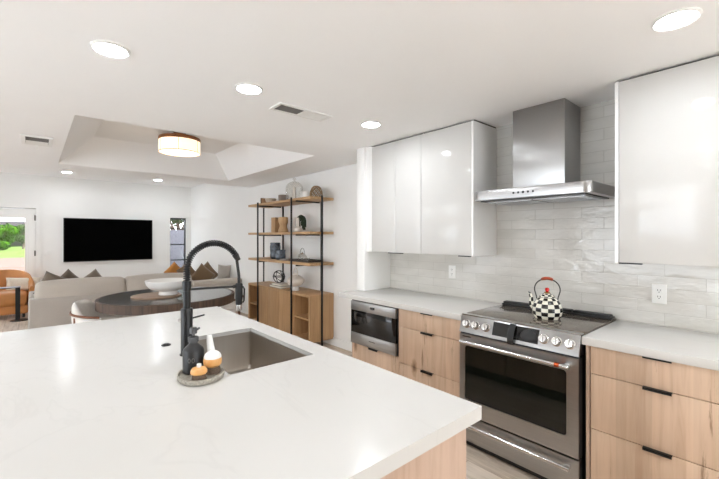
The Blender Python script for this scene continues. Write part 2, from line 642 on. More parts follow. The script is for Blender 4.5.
struct('floor', box(XL-.2, 3.4, YB-.2, YT+.2, -.1, 0), 'floor')
b = BM()
bx(b, XL-.2, 3.4, YB-.2, TY0, H, H+.03)
bx(b, XL-.2, 3.4, TY1, YM, H, H+.03)
bx(b, XL-.2, TX0, TY0, TY1, H, H+.03)
bx(b, TX1, 3.4, TY0, TY1, H, H+.03)
bx(b, XL-.2, 3.4, YM-.03, YM, H+.03, HL+.03)
struct('ceiling', b, 'ceiling', angle=0)
b = BM()
prism(b, [(TX0, H), (TX0+RISE, H+RISE), (TX0+RISE, H+RISE+.03), (TX0-.03, H+.03), (TX0-.03, H+.004)], TY0-.03, TY1+.03, axis='Y')
prism(b, [(TX1, H), (TX1-RISE, H+RISE), (TX1-RISE, H+RISE+.03), (TX1+.03, H+.03), (TX1+.03, H+.004)], TY0-.03, TY1+.03, axis='Y')
prism(b, [(TY0, H), (TY0+RISE, H+RISE), (TY0+RISE, H+RISE+.03), (TY0-.03, H+.03), (TY0-.03, H+.004)], TX0-.03, TX1+.03, axis='X')
prism(b, [(TY1, H), (TY1-RISE, H+RISE), (TY1-RISE, H+RISE+.03), (TY1+.03, H+.03), (TY1+.03, H+.004)], TX0-.03, TX1+.03, axis='X')
bx(b, TX0+RISE-.02, TX1-RISE+.02, TY0+RISE-.02, TY1-RISE+.02, H+RISE, H+RISE+.03)
struct('ceiling_tray', b, 'ceiling', angle=0)
struct('ceiling_living', box(XL-.2, 3.4, YM, YT+.2, HL, HL+.03), 'ceiling')

struct('roof', box(XL-.6, 3.8, YB-.6, YT+.6, 2.86, 2.98), 'ceiling')  # unseen slab added over all the rooms to block sky light

struct('wall_range', box(XK, 3.4, YB, 3.02, 0, H), 'wall')
struct('wall_shelf', box(XS, 3.4, 3.02, YT+.2, 0, HL), 'wall')
struct('wall_wing', box(2.585, XK, 2.90, 3.02, 0, H, bev=.004), 'wall')
# television wall with a glazed door and a slim window
DX0, DX1, DZ = -.94, .045, 2.06
WX0, WX1, WZ0, WZ1 = 2.60, 2.985, .35, 1.955
b = BM()
bx(b, XL-.2, DX0, YT, YT+.2, 0, HL)
bx(b, DX0, DX1, YT, YT+.2, DZ, HL)
bx(b, DX1, WX0, YT, YT+.2, 0, HL)
bx(b, WX0, WX1, YT, YT+.2, 0, WZ0)
bx(b, WX0, WX1, YT, YT+.2, WZ1, HL)
bx(b, WX1, XS+.1, YT, YT+.2, 0, HL)
struct('wall_television', b, 'wall')
# left wall, out of the picture: openings added and sized for daylight; narrow pair follows hood reflections
opens = [(.7, 3.3), (3.75, 4.02), (4.22, 4.5), (4.95, 6.5), (8.7, 10.0)]
b = BM()
y = YB
for a, c in opens:
    bx(b, XL-.2, XL, y, a, 0, HL)
    bx(b, XL-.2, XL, a, c, 2.12, HL)
    y = c
bx(b, XL-.2, XL, y, YT+.2, 0, HL)
struct('wall_left', b, 'wall')
b = BM()
bx(b, XL-.2, .5, YB-.2, YB, 0, HL)
bx(b, .5, 2.5, YB-.2, YB, 0, .7)
bx(b, .5, 2.5, YB-.2, YB, 2.15, HL)
bx(b, 2.5, 3.4, YB-.2, YB, 0, HL)
struct('wall_back', b, 'wall')  # unseen wall; its window opening is added to light the kitchen

struct('baseboard_shelf', box(XS-.014, XS, 3.02, YT, 0, .11, bev=.003), 'trim')
b = BM()
bx(b, DX1+.09, WX0-.02, YT-.014, YT, 0, .11, bev=.003)
struct('baseboard_television', b, 'trim')
struct('baseboard_wing', box(2.585, XS, 3.02, 3.034, 0, .11, bev=.003), 'trim')

# glazed back door
struct('trim_1', bx(bx(bx(BM(), DX0-.075, DX0, YT-.02, YT+.2, 0, DZ+.075), DX1, DX1+.075, YT-.02, YT+.2, 0, DZ+.075), DX0, DX1, YT-.02, YT+.2, DZ, DZ+.075), 'trim')
door = bpy.data.objects.new('door_1', None)
COL.objects.link(door)
door.location = (DX1, YT+.03, 0)
OFF['door_1'] = Vector(door.location)
door['kind'] = 'structure'
GX0, GX1, GZ0, GZ1 = DX0+.15, -.125, .22, 1.855
dy0, dy1 = YT+.012, YT+.055
b = BM()
bx(b, DX0+.005, GX0, dy0, dy1, .01, DZ-.012)
bx(b, GX1, DX1-.001, dy0, dy1, .01, DZ-.006)
bx(b, GX0, GX1, dy0, dy1, .01, GZ0)
bx(b, GX0, GX1, dy0, dy1, GZ1, DZ-.012)
obj('door_frame', b, 'trim', door)
obj('pane', box(GX0, GX1, dy0+.015, dy0+.022, GZ0, GZ1), 'glass', door)
for z in (.3, 1.08, 1.81):
    obj('hinge', bx(cyl(BM(), (DX1-.012, YT-.002, z), (DX1-.012, YT-.002, z+.11), .008, n=10), DX1-.028, DX1+.004, YT-.004, YT+.014, z, z+.11), 'hinge', door)

# slim black window
win = bpy.data.objects.new('window_1', None)
COL.objects.link(win)
win.location = (WX0, YT+.05, WZ0)
OFF['window_1'] = Vector(win.location)
win['kind'] = 'structure'
wy0, wy1 = YT+.06, YT+.11
b = BM()
bx(b, WX0, WX0+.02, wy0, wy1, WZ0, WZ1)
bx(b, WX1-.03, WX1, wy0, wy1, WZ0, WZ1)
bx(b, WX0, WX1, wy0, wy1, WZ0, WZ0+.04)
bx(b, WX0, WX1, wy0, wy1, WZ1-.04, WZ1)
for z in (.87, 1.265, 1.665):
    bx(b, WX0+.02, WX1-.03, wy0+.01, wy1-.01, z, z+.028)
obj('window_frame', b, 'win_black', win)
obj('pane', box(WX0+.02, WX1-.03, wy0+.02, wy0+.026, WZ0+.04, WZ1-.04), 'glass', win)

# white frames for the unseen openings added for daylight
n = 2
for a, c in opens:
    b = BM()
    for y0, y1 in ((a, a+.05), (c-.05, c)):
        bx(b, XL-.12, XL-.07, y0, y1, 0, 2.12)
    bx(b, XL-.12, XL-.07, a, c, 2.07, 2.12)
    bx(b, XL-.12, XL-.07, a, c, 0, .06)
    struct('window_%d' % n, b, 'trim')
    n += 1

# range wall tiling
b = BM()
bx(b, 2.966, XK, .05, 2.90, .915, H)
struct('trim_backsplash', b, 'tile')

# outside
struct('patio_ground', box(-40, 30, YT+.2, 38, -.2, -.06), 'patio')
struct('lawn_ground', box(-60, 40, 38, 110, -.2, -.05), 'lawn')
struct('bounce_yard_ground', box(-40, XL-.2, -20, YT+.2, -.2, -.06), 'paving')  # unseen bright ground added to bounce daylight up through the left openings

# ------------------------------------------------------------------ island
IX0, IX1, IY0, IY1 = -.42, 1.113, .670, 3.02
SX0, SX1, SY0, SY1 = .60, 1.005, 1.485, 2.178       # sink cut-out
CT, CB = .915, .871
isl = thing('island_cabinet', 'pale oak kitchen island body under the long white worktop', 'kitchen island', (.37, 1.85, 0))
b = BM()
bx(b, -.08, 1.088, .712, .73, .1, CB)
bx(b, -.08, 1.07, 2.965, 2.985, .1, CB)
bx(b, -.08, -.062, .73, 2.965, .1, CB)
obj('panel', b, 'cab_side', isl)
for k in range(4):
    y0 = .732+k*.559
    obj('door', box(1.07, 1.088, y0+.002, y0+.556, .105, CB-.004, bev=.001), 'cab_side', isl)
obj('plinth', box(-.02, 1.03, .76, 2.94, 0, .1), 'black', isl)
b = BM()
pts_out = [(IX0, IY0), (IX1, IY0), (IX1, IY1), (IX0, IY1)]
hole = rounded_rect(SX0, SX1, SY0, SY1, .012, 4)
# worktop built from strips round the cut-out so that the edge is clean
zt, zb = CT, CT-.022
bx(b, IX0, SX0, IY0, IY1, zb, zt)
bx(b, SX1, IX1, IY0, IY1, zb, zt)
bx(b, SX0, SX1, IY0, SY0, zb, zt)
bx(b, SX0, SX1, SY1, IY1, zb, zt)
bx(b, IX0, IX1, IY0, IY0+.022, CB, zb)
bx(b, IX0, IX1, IY1-.022, IY1, CB, zb)
bx(b, IX0, IX0+.022, IY0+.022, IY1-.022, CB, zb)
bx(b, IX1-.022, IX1, IY0+.022, IY1-.022, CB, zb)
tag(obj('island_worktop', b, 'quartz'), 'long white quartz worktop with a sink cut into it, nearest the camera', 'worktop')

sink = thing('kitchen_sink', 'square-cornered stainless steel sink sunk into the white island worktop', 'sink', ((SX0+SX1)/2, (SY0+SY1)/2, .66))
b = BM()
r0 = rounded_rect(SX0-.002, SX1+.002, SY0-.002, SY1+.002, .014, 5)
zs = [zb-.001, .69, .672]
rings = []
for z, sh in ((zb-.001, 0), (.69, 0), (.676, .010), (.672, .03)):
    rr = rounded_rect(SX0-.002+sh, SX1+.002-sh, SY0-.002+sh, SY1+.002-sh, .014+sh*.3, 5)
    rings.append([b.verts.new((x, y, z)) for x, y in rr])
fl = rounded_rect(SX0-.025, SX1+.025, SY0-.025, SY1+.025, .02, 5)
rings.insert(0, [b.verts.new((x, y, zb-.001)) for x, y in fl])
for i in range(len(rings)-1):
    for k in range(len(r0)):
        k2 = (k+1) % len(r0)
        b.faces.new((rings[i][k], rings[i][k2], rings[i+1][k2], rings[i+1][k]))
b.faces.new(rings[-1])
obj('basin', b, 'sink', sink, angle=40)
b = lathe(BM(), [(0, .0), (.03, .0), (.034, .003), (.05, .004), (.05, .0005), (.0, .0002)], (.80, 1.83, .672), 24)
obj('drain', b, 'chrome', sink)

# spring faucet
fx, fy = .548, 1.875
fau = thing('spring_faucet', 'tall black spring-neck kitchen faucet rising beside the island sink', 'faucet', (fx, fy, CT))
b = lathe(BM(), [(0, 0), (.031, 0), (.031, .006), (.0265, .008), (.0265, .215), (.0245, .219), (0, .219)], (fx, fy, CT), 28)
obj('base', b, 'gun', fau)
b = lathe(BM(), [(0, .215), (.0165, .215), (.0165, .30), (.0195, .302), (.0195, .345), (.0165, .347), (0, .347)], (fx, fy, CT), 24)
obj('riser', b, 'gun', fau)
hx = fx+.255
zc, ra = 1.312, .1275
arc = [(fx, fy, 1.25+k*.0205) for k in range(3)]
arc += [(fx+ra-ra*math.cos(t), fy, zc+ra*math.sin(t)) for t in [PI*k/40 for k in range(0, 35)]]
obj('hose', tube(BM(), arc+[(hx-.004, fy, 1.32-.02), (hx, fy, 1.27), (hx, fy, 1.222)], .0075, 10), 'black', fau)
# helix round the arc
def along(pl, s):
    d = 0
    for a, c in zip(pl, pl[1:]):
        a, c = Vector(a), Vector(c)
        l = (c-a).length
        if d+l >= s:
            return a.lerp(c, (s-d)/l), (c-a).normalized()
        d += l
    return Vector(pl[-1]), (Vector(pl[-1])-Vector(pl[-2])).normalized()
tot = sum((Vector(c)-Vector(a)).length for a, c in zip(arc, arc[1:]))
pitch = .0108
turns = int(tot/pitch)
pts = []
for k in range(turns*12):
    p, t = along(arc, tot*k/(turns*12))
    s = Vector((0, 1, 0))
    u = t.cross(s)
    a = 2*PI*k/12
    pts.append(p+(s*math.cos(a)+u*math.sin(a))*.0128)
obj('spring', tube(BM(), pts, .0036, 7), 'black_metal', fau)
p_end, t_end = along(arc, tot)
obj('spring_collar', cyl(BM(), p_end-t_end*.012, p_end+t_end*.022, .0165, .0125, 18), 'black_metal', fau)
b = tube(BM(), [(fx, fy, 1.222), (hx-.012, fy, 1.216)], .0055, 10)
cyl(b, (hx-.03, fy, 1.2163), (hx-.01, fy, 1.2163), .009, n=14)
obj('support_arm', b, 'gun', fau)
b = lathe(BM(), [(0, 1.232), (.014, 1.232), (.0185, 1.226), (.0185, 1.15), (.0165, 1.142), (.0165, 1.122), (0, 1.122)], (hx, fy, 0), 24)
head = obj('spray_head', b, 'black_metal', fau)
obj('nozzle', lathe(BM(), [(0, 1.122), (.0135, 1.122), (.0145, 1.094), (.011, 1.088), (0, 1.088)], (hx, fy, 0), 20), 'chrome', head)
b = tube(BM(), [(hx+.017, fy-.006, 1.215), (hx+.026, fy-.008, 1.2), (hx+.024, fy-.008, 1.14), (hx+.017, fy-.006, 1.13)], .004, 8)
obj('spray_trigger', b, 'black_metal', head)
b = cyl(BM(), (fx, fy-.02, 1.06), (fx, fy+.095, 1.06), .0135, n=16)
lev = obj('lever_hub', b, 'chrome', fau)
obj('lever', tube(BM(), [(fx, fy+.08, 1.064), (fx+.04, fy+.08, 1.066), (fx+.108, fy+.08, 1.076)], [.005, .0048, .004], 10), 'black_metal', lev)

# air switch on the worktop
b = lathe(BM(), [(0, 0), (.022, 0), (.022, .004), (.019, .006), (.013, .006), (.013, .009), (.0, .0095)], (.515, 2.105, CT), 24)
tag(obj('disposal_button', b, 'black_metal'), 'small round black button set in the white worktop near the faucet base', 'button')

# stone tray and what stands on it
tx, ty = .500, 1.525
def blob(r, n=40):
    out = []
    for k in range(n):
        a = 2*PI*k/n
        q = r*(1+.035*math.cos(3*a+.5))
        out.append((tx+q*math.cos(a)*.98, ty+.01+q*math.sin(a)*1.14))
    return out
b = BM()
rings = []
for rr, z in ((.080, 0), (.086, .004), (.088, .018), (.086, .021), (.080, .021), (.077, .018), (.075, .013)):
    rings.append([b.verts.new((x, y, CT+z)) for x, y in blob(rr)])
for i in range(len(rings)-1):
    for k in range(40):
        b.faces.new((rings[i][k], rings[i][(k+1) % 40], rings[i+1][(k+1) % 40], rings[i+1][k]))
b.faces.new(rings[0][::-1])
b.faces.new(rings[-1])
tag(obj('stone_tray', b, 'stone', angle=50), 'small rounded grey speckled stone tray on the worktop beside the sink', 'tray')
TZ = CT+.0135
sb = thing('soap_bottle', 'charcoal soap bottle with a pump top standing on the stone tray', 'bottle', (.487, 1.580, TZ))
b = lathe(BM(), [(0, 0), (.036, 0), (.04, .004), (.04, .085), (.037, .094), (.018, .113), (.0165, .115), (.0165, .123), (0, .123)], (.487, 1.580, TZ), 32)
obj('body', b, 'bottle', sb)
b = lathe(BM(), [(0, .122), (.02, .122), (.02, .14), (.015, .143), (.006, .144), (.006, .152), (.0135, .154), (.0145, .172), (.012, .178), (0, .179)], (.487, 1.580, TZ), 24)
tube(b, [(.490, 1.578, TZ+.167), (.499, 1.572, TZ+.17), (.507, 1.566, TZ+.176)], [.006, .005, .004], 10)
obj('pump', b, 'pump', sb)
b = BM()
for ang in (-2.72, -2.35, -1.98):          # three pale ring marks printed on the bottle front
    pts = []
    for k in range(18):
        t = 2*PI*k/18
        aa = ang+.115*math.cos(t)
        pts.append((.490+.0404*math.cos(aa), 1.578+.0404*math.sin(aa), TZ+.056+.0085*math.sin(t)))
    tube(b, pts, .0009, 5, closed=True)
obj('logo', b, 'bottle_mark', sb)

db = thing('dish_brush', 'round wooden dish brush with a white top and upright white handle on the stone tray', 'brush', (.545, 1.520, TZ))
c = (.541, 1.517, TZ)
obj('bristles', lathe(BM(), [(0, 0), (.024, 0), (.03, .002), (.026, .03), (0, .03)], c, 28), 'bristle', db)
obj('head', lathe(BM(), [(0, .028), (.026, .028), (.0335, .036), (.035, .05), (.0335, .06)] + [(.0335*math.cos(t), .06+.014*math.sin(t)) for t in (.25, .5)], c, 32), 'amber_wood', db)
obj('dome', lathe(BM(), [(.0333, .0615)] + [(.0335*math.cos(t), .0615+.028*math.sin(t)) for t in (.2, .45, .7, .95, 1.2, 1.4)]+[(0, .09)], c, 32), 'ceramic', db)
b = tube(BM(), [(.551, 1.545, TZ+.03), (.549, 1.557, TZ+.08), (.547, 1.566, TZ+.118), (.546, 1.570, TZ+.138)], [.0165, .015, .0125, .010], 14)
obj('handle', b, 'ceramic', db)
pb = thing('scrub_brush', 'little honey-wood scrub brush with white knob at the front of the tray', 'brush', (.476, 1.478, TZ))
c = (.476, 1.478, TZ)
obj('bristles', lathe(BM(), [(0, 0), (.024, 0), (.027, .002), (.023, .024), (0, .024)], c, 26), 'bristle', pb)
obj('head', lathe(BM(), [(0, .023), (.026, .023), (.03, .027), (.03, .036), (.025, .044), (.012, .048), (0, .048)], c, 28), 'amber_wood', pb)
obj('knob', lathe(BM(), [(0, .047), (.008, .047), (.009, .053), (.008, .06), (0, .061)], c, 18), 'ceramic', pb)

# ------------------------------------------------------------------ base cabinets and worktops along the range wall
FX = 2.331                                 # front plane of the drawers
def pull(parent, yc, z, w=.115, d=.0105):
    b = BM()
    bx(b, FX-.022, FX+.004, yc-w/2, yc+w/2, z-.001, z+.0025)
    bx(b, FX-.022, FX-.019, yc-w/2, yc+w/2, z-d, z+.0025)
    obj('handle', b, 'black_metal', parent, angle=0)

def base_cabinet(label, y0, y1, fronts, pad=(0, 0)):
    t = thing('base_cabinet', label, 'cabinet', ((FX+2.96)/2, (y0+y1)/2, 0))
    b = BM()
    bx(b, FX+.003, 2.96, y0, y0+.018, .1, CB-.001)
    bx(b, FX+.003, 2.96, y1-.018, y1, .1, CB-.001)
    bx(b, FX+.03, 2.96, y0+.018, y1-.018, .1, .118)
    bx(b, 2.945, 2.96, y0+.018, y1-.018, .118, CB-.001)
    obj('carcass', b, 'cab_side', t)
    obj('plinth', box(FX+.06, 2.94, y0, y1, 0, .1), 'black', t)
    for z0, z1 in fronts:
        d = obj('drawer', bx(box(FX, FX+.019, y0+pad[0]+.002, y1-pad[1]-.002, z0+.002, z1-.002, bev=.001), FX+.019, FX+.4, y0+.03, y1-.03, z0+.03, z1-.04), 'cab', t)
        pull(d, (y0+pad[0]+y1-pad[1])/2, z1, d=.005 if z1 > .8 else .0105)
    return t

base_cabinet('oak base cabinet with three drawers to the right of the range', .14, .757, ((.10, .413), (.413, .716), (.716, .868)), pad=(0, .022))
t = base_cabinet('oak base cabinet of three drawers between the microwave drawer and the range', 1.566, 2.176, ((.10, .414), (.414, .717), (.717, .868)))
t = base_cabinet('oak base cabinet holding the built-in microwave at the far counter end', 2.178, 2.80, ((.10, .455),), pad=(0, .012))

# microwave drawer
my0, my1 = 2.196, 2.786
mw = thing('microwave_drawer', 'stainless built-in microwave drawer with black glass front', 'microwave', (2.6, 2.49, .462))
obj('body', box(FX+.012, 2.8, my0+.02, my1-.02, .475, .86), 'dark_steel', mw)
obj('surround', bx(bx(BM(), FX-.004, FX+.012, my0-.012, my1+.006, .862, .868), FX-.004, FX+.012, my0-.012, my0-.003, .46, .862), 'black', mw)
tp = obj('control_strip', box(FX-.022, FX+.012, my0, my1, .778, .862, bev=.002), 'steel_h', mw)
obj('display', box(FX-.0235, FX-.021, 2.455, 2.515, .812, .834), 'bl_gloss', tp)
obj('glass_front', box(FX-.019, FX+.012, my0, my1, .566, .776, bev=.001), 'bl_gloss', mw)
tp = obj('lower_panel', box(FX-.022, FX+.012, my0, my1, .463, .564, bev=.002), 'steel_h', mw)
obj('logo', box(FX-.0226, FX-.0215, 2.45, 2.53, .516, .522), 'dark_steel', tp)

b = BM()
bx(b, 2.31, 2.966, .08, .772, CB, CT, bev=.003)
tag(obj('worktop', b, 'quartz'), 'white quartz worktop to the right of the range, under the outlet', 'worktop', None)
b = prism(BM(), [(2.31, 1.555), (2.966, 1.555), (2.966, 2.899), (2.584, 2.899), (2.584, 2.99), (2.31, 2.99)], CB, CT, bev=.003)
tag(obj('worktop', b, 'quartz'), 'white quartz worktop above the microwave drawer, left of the range', 'worktop', None)

# ------------------------------------------------------------------ range
RY0, RY1 = .777, 1.551
rg = thing('range', 'stainless steel electric range with six front knobs and a wide oven door', 'range', (2.63, 1.164, 0))
obj('body', box(2.345, 2.955, RY0+.004, RY1-.004, .03, .90), 'dark_steel', rg)
for x in (2.42, 2.9):
    for y in (RY0+.06, RY1-.06):
        obj('foot', cyl(BM(), (x, y, 0), (x, y, .03), .018, n=12), 'black', rg)
ck = obj('cooktop', box(2.318, 2.955, RY0, RY1, .90, .923, bev=.004), 'cook', rg)
b = BM()
for cx_, cy_, r in ((2.47, .96, .105), (2.47, 1.37, .09), (2.75, .95, .075), (2.75, 1.38, .105), (2.62, 1.165, .06)):
    pts = [(cx_+r*math.cos(2*PI*k/48), cy_+r*math.sin(2*PI*k/48), .9233) for k in range(48)]
    tube(b, pts, .0006, 4, closed=True)
obj('burner_marking', b, 'filter', ck)
b = box(2.872, 2.955, RY0+.004, RY1-.004, .9232, .936, bev=.003)
for y0, y1 in ((RY0+.012, 1.02), (1.03, 1.29), (1.30, RY1-.012)):
    bx(b, 2.878, 2.935, y0, y1, .934, .952, bev=.007, seg=3)
obj('rear_trim', b, 'black', rg)
# control panel leaning back a little
def pnl(y, z):
    f = (z-.803)/(.915-.803)
    return (2.283+.034*f, y, z)
pn = Vector((-.112, 0, .034)).normalized()
b = prism(BM(), [(2.283, .803), (2.317, .915), (2.325, .9235), (2.36, .9235), (2.36, .803)], RY0, RY1, axis='Y', bev=.002)
cp = obj('control_panel', b, 'steel_h', rg)
b = BM()
q = [(1.004, .824), (1.302, .824), (1.302, .907), (1.004, .907)]
vs = []
for s in (0, .002):
    vs.append([b.verts.new(Vector(pnl(y, z))+pn*s) for y, z in q])
b.faces.new(vs[1])
for k in range(4):
    b.faces.new((vs[0][k], vs[0][(k+1) % 4], vs[1][(k+1) % 4], vs[1][k]))
bmesh.ops.recalc_face_normals(b, faces=b.faces)
obj('display', b, 'bl_gloss', cp, angle=0)
Rk = Matrix.Rotation(math.atan2(.034, .112), 4, 'Y') @ Matrix.Rotation(-PI/2, 4, 'Y')
for y in (.826, .899, .972, 1.349, 1.428, 1.498):
    p0 = Vector(pnl(y, .862))
    b = lathe(BM(), [(0, 0), (.029, 0), (.029, .004), (.024, .006), (.023, .028), (.021, .031), (0, .031)], (0, 0, 0), 28)
    b.transform(Matrix.Translation(p0) @ Rk)
    k = obj('knob', b, 'chrome', rg)
    b = BM()
    bx(b, -.022, .022, -.0045, .0045, .028, .037, bev=.002)
    b.transform(Matrix.Translation(p0) @ Rk)
    obj('grip', b, 'chrome', k)
# oven door
b = BM()
dx0, dx1 = 2.287, 2.344
wy0_, wy1_, wz0, wz1 = .842, 1.508, .338, .712
outer = [(RY0+.002, .232), (RY1-.002, .232), (RY1-.002, .79), (RY0+.002, .79)]
inner = rounded_rect(wy0_, wy1_, wz0, wz1, .02, 5)
def ringmesh(b, outer_pts, inner_pts, x0, x1):
    """frame with a rounded window; outer is a rectangle, matched point by point to the inner outline"""
    n = len(inner_pts)
    y0, y1 = min(p[0] for p in outer_pts), max(p[0] for p in outer_pts)
    z0, z1 = min(p[1] for p in outer_pts), max(p[1] for p in outer_pts)
    cy, cz = (y0+y1)/2, (z0+z1)/2
    out = []
    m = n//4
    corners = [(y1, z1), (y0, z1), (y0, z0), (y1, z0)]
    for k in range(n):
        out.append(corners[k//m])
    for x, flip in ((x0, False), (x1, True)):
        o4 = [b.verts.new((x, *c)) for c in corners]
        iv = [b.verts.new((x, *p)) for p in inner_pts]
        for k in range(n):
            k2 = (k+1) % n
            a, c = o4[k//m], o4[k2//m]
            f = [iv[k], iv[k2], a] if a is c else [iv[k], iv[k2], c, a]
            b.faces.new(f)
        if not flip:
            keep = (o4, iv)
        else:
            for k in range(4):
                b.faces.new((keep[0][k], keep[0][(k+1) % 4], o4[(k+1) % 4], o4[k]))
            for k in range(n):
                b.faces.new((keep[1][k], keep[1][(k+1) % n], iv[(k+1) % n], iv[k]))
    bmesh.ops.recalc_face_normals(b, faces=b.faces)
    return b
ringmesh(b, outer, inner, dx0, dx1)
od = obj('oven_door', b, 'steel', rg, angle=30)
obj('window', prism(BM(), rounded_rect(wy0_-.004, wy1_+.004, wz0-.004, wz1+.004, .02, 5), dx0+.006, dx0+.02, axis='X'), 'oven_gl', od)
def bar_handle(parent, z, y0, y1, xf, r=.013, band=False):
    b = cyl(BM(), (xf-.044, y0, z), (xf-.044, y1, z), r, n=18)
    for y in (y0+.018, y1-.018):
        bx(b, xf-.05, xf+.001, y-.014, y+.014, z-.012, z+.012, bev=.003)
    h = obj('handle', b, 'chrome', parent)
    if band:
        obj('band', cyl(BM(), (xf-.055, y0+.05, z), (xf-.055, y0+.075, z), r+.0008, n=18), 'copper', h)
    return h
h = bar_handle(od, .745, .812, 1.516, dx0)
obj('logo', box(dx0-.001, dx0, 1.46, 1.525, .772, .78), 'dark_steel', od)
obj('vent_slot', box(dx0+.012, dx1, RY0+.004, RY1-.004, .79, .803), 'black', rg)
b = cyl(BM(), (dx0-.044, .862, .745), (dx0-.044, .888, .745), .0138, n=18)
cb_ = obj('handle_band', b, 'copper', od)
cb_['label'] = 'copper coloured band on the oven handle'
dw = obj('storage_drawer', box(dx0, dx1, RY0+.002, RY1-.002, .048, .222, bev=.002), 'steel_h', rg)
bar_handle(dw, .178, .812, 1.516, dx0)
obj('kick_plate', box(2.31, 2.345, RY0+.004, RY1-.004, .012, .046), 'black', rg)

# black strap and pad hanging over the display
st = thing('strap_pad', 'black leather strap and rounded pad hanging over the range display', 'pad', (2.29, 1.1, .79))
b = BM()
prev = None
for k, (z, off) in enumerate(((.915, .004), (.912, .009), (.9, .012), (.885, .018), (.86, .022), (.835, .022), (.812, .019), (.797, .012), (.79, .004))):
    p = [Vector((2.283+.034*(z-.803)/.112, y, z))+pn*off for y in (1.147, 1.187)]
    q = [v-pn*.003 for v in p]
    cur = [b.verts.new(v) for v in (p[0], p[1], q[1], q[0])]
    if prev:
        for j in range(4):
            b.faces.new((prev[j], prev[(j+1) % 4], cur[(j+1) % 4], cur[j]))
    else:
        b.faces.new(cur)
    prev = cur
b.faces.new(prev[::-1])
bmesh.ops.recalc_face_normals(b, faces=b.faces)
obj('strap', b, 'rubber', st)
b = BM()
outl = []
for k in range(28):
    a = 2*PI*k/28
    yy = 1.062+.052*math.cos(a)*(1-.16*math.sin(a))
    zz = .862+.037*math.sin(a)
    outl.append((yy, zz))
rings = []
for off, sc_ in ((.0025, 1), (.008, 1), (.011, .93), (.0125, .8)):
    rings.append([b.verts.new(Vector(pnl(1.062+(y-1.062)*sc_, .862+(z-.862)*sc_))+pn*off) for y, z in outl])
for i in range(3):
    for k in range(28):
        b.faces.new((rings[i][k], rings[i][(k+1) % 28], rings[i+1][(k+1) % 28], rings[i+1][k]))
b.faces.new(rings[0][::-1])
b.faces.new(rings[-1])
bmesh.ops.recalc_face_normals(b, faces=b.faces)
obj('pad', b, 'rubber', st)

# kettle
kx, ky, kz = 2.63, 1.09, .9238
kt = thing('tea_kettle', 'black and white checkered enamel tea kettle standing on the cooktop', 'kettle', (kx, ky, kz))
prof = [(0, 0), (.078, 0), (.0885, .022), (.0935, .048), (.0915, .074), (.083, .1), (.068, .122), (.047, .139)]
b = lathe(BM(), prof, (kx, ky, kz), 56, mats=lambda i, k: (i+k//4) % 2)
obj('body', b, ['k_white', 'k_black'], kt, angle=60)
lid = obj('lid', lathe(BM(), [(.048, .137), (.05, .141), (.046, .148), (.034, .158), (.02, .165), (.009, .168), (0, .168)], (kx, ky, kz), 48, mats=lambda i, k: (i+k//4) % 2), ['k_white', 'k_black'], kt, angle=60)
b = lathe(BM(), [(0, .167), (.02, .167), (.018, .172), (.008, .176), (0, .176)], (kx, ky, kz), 20)
obj('lid_cap', b, 'brass', lid)
obj('lid_knob', lathe(BM(), [(0, .175), (.007, .175), (.013, .183), (.0145, .191), (.012, .2), (0, .205)], (kx, ky, kz), 20), 'k_red', lid)
# the handle's plane and the spout look along the range wall
dirv = Vector((-.32, .947, 0)).normalized()
cc = Vector((kx, ky, kz))
sp_pts = [cc+dirv*.078+Vector((0, 0, .062)), cc+dirv*.095+Vector((0, 0, .08)), cc+dirv*.099+Vector((0, 0, .105)), cc+dirv*.099+Vector((0, 0, .132)), cc+dirv*.106+Vector((0, 0, .156)), cc+dirv*.119+Vector((0, 0, .164))]
b = BM()
tube(b, sp_pts, [.02, .0175, .0145, .0115, .009, .0075], 12)
for i, f in enumerate(b.faces):
    f.material_index = (i//12+(i % 12)//3) % 2
obj('spout', b, ['k_white', 'k_black'], kt, angle=60)
hp = []
for k in range(25):
    t = -.35+(PI+.7)*k/24
    hp.append(cc+dirv*(.078*math.cos(t))+Vector((0, 0, .192+.072*math.sin(t))))
hp = [cc+dirv*.062+Vector((0, 0, .118)), cc+dirv*.066+Vector((0, 0, .14))]+hp+[cc-dirv*.066+Vector((0, 0, .14)), cc-dirv*.062+Vector((0, 0, .118))]
hd = obj('handle', tube(BM(), hp, .0042, 8), 'dark_steel', kt)
gp = [p+Vector((0, 0, .002)) for p in hp[11:18]]
obj('grip', tube(BM(), gp, [.008, .0108, .0112, .0104, .0112, .0108, .008], 14), 'k_wood', hd)

# ------------------------------------------------------------------ hood
HY0, HY1, HX0 = .772, 1.552, 2.458
hd_ = thing('range_hood', 'stainless chimney hood on the tiled wall above the range', 'range hood', (2.75, 1.157, 1.733))
r = .05
outl = [(2.966, HY0), (2.966, HY1)]
for k in range(9):
    t = PI/2+PI/2*k/8
    outl.append((HX0+r+r*math.cos(t), HY1-r+r*math.sin(t)))
for k in range(9):
    t = PI+PI/2*k/8
    outl.append((HX0+r+r*math.cos(t), HY0+r+r*math.sin(t)))
b = prism(BM(), outl, 1.735, 1.803, bev=.002)
cn = obj('canopy', b, 'steel_h', hd_, angle=30)
b = bx(BM(), 2.50, 2.94, HY0+.04, HY1-.04, 1.727, 1.7352)
cu = obj('underside', b, 'dark_steel', hd_)
for y0, y1 in ((HY0+.06, 1.15), (1.165, HY1-.06)):
    b = BM()
    bx(b, 2.56, 2.90, y0, y1, 1.723, 1.7275)
    for k in range(9):
        bx(b, 2.57+k*.036, 2.59+k*.036, y0+.01, y1-.01, 1.7205, 1.7235)
    obj('filter', b, 'steel', hd_)
obj('chimney', box(2.68, 2.966, .997, 1.357, 1.803, H-.001, bev=.002), 'steel_ch', hd_)
b = BM()
for k in range(5):
    y = 1.108+k*.033
    cyl(b, (HX0-.002, y, 1.769), (HX0+.002, y, 1.769), .0075 if k != 2 else .009, n=14)
obj('button', b, 'black', hd_)

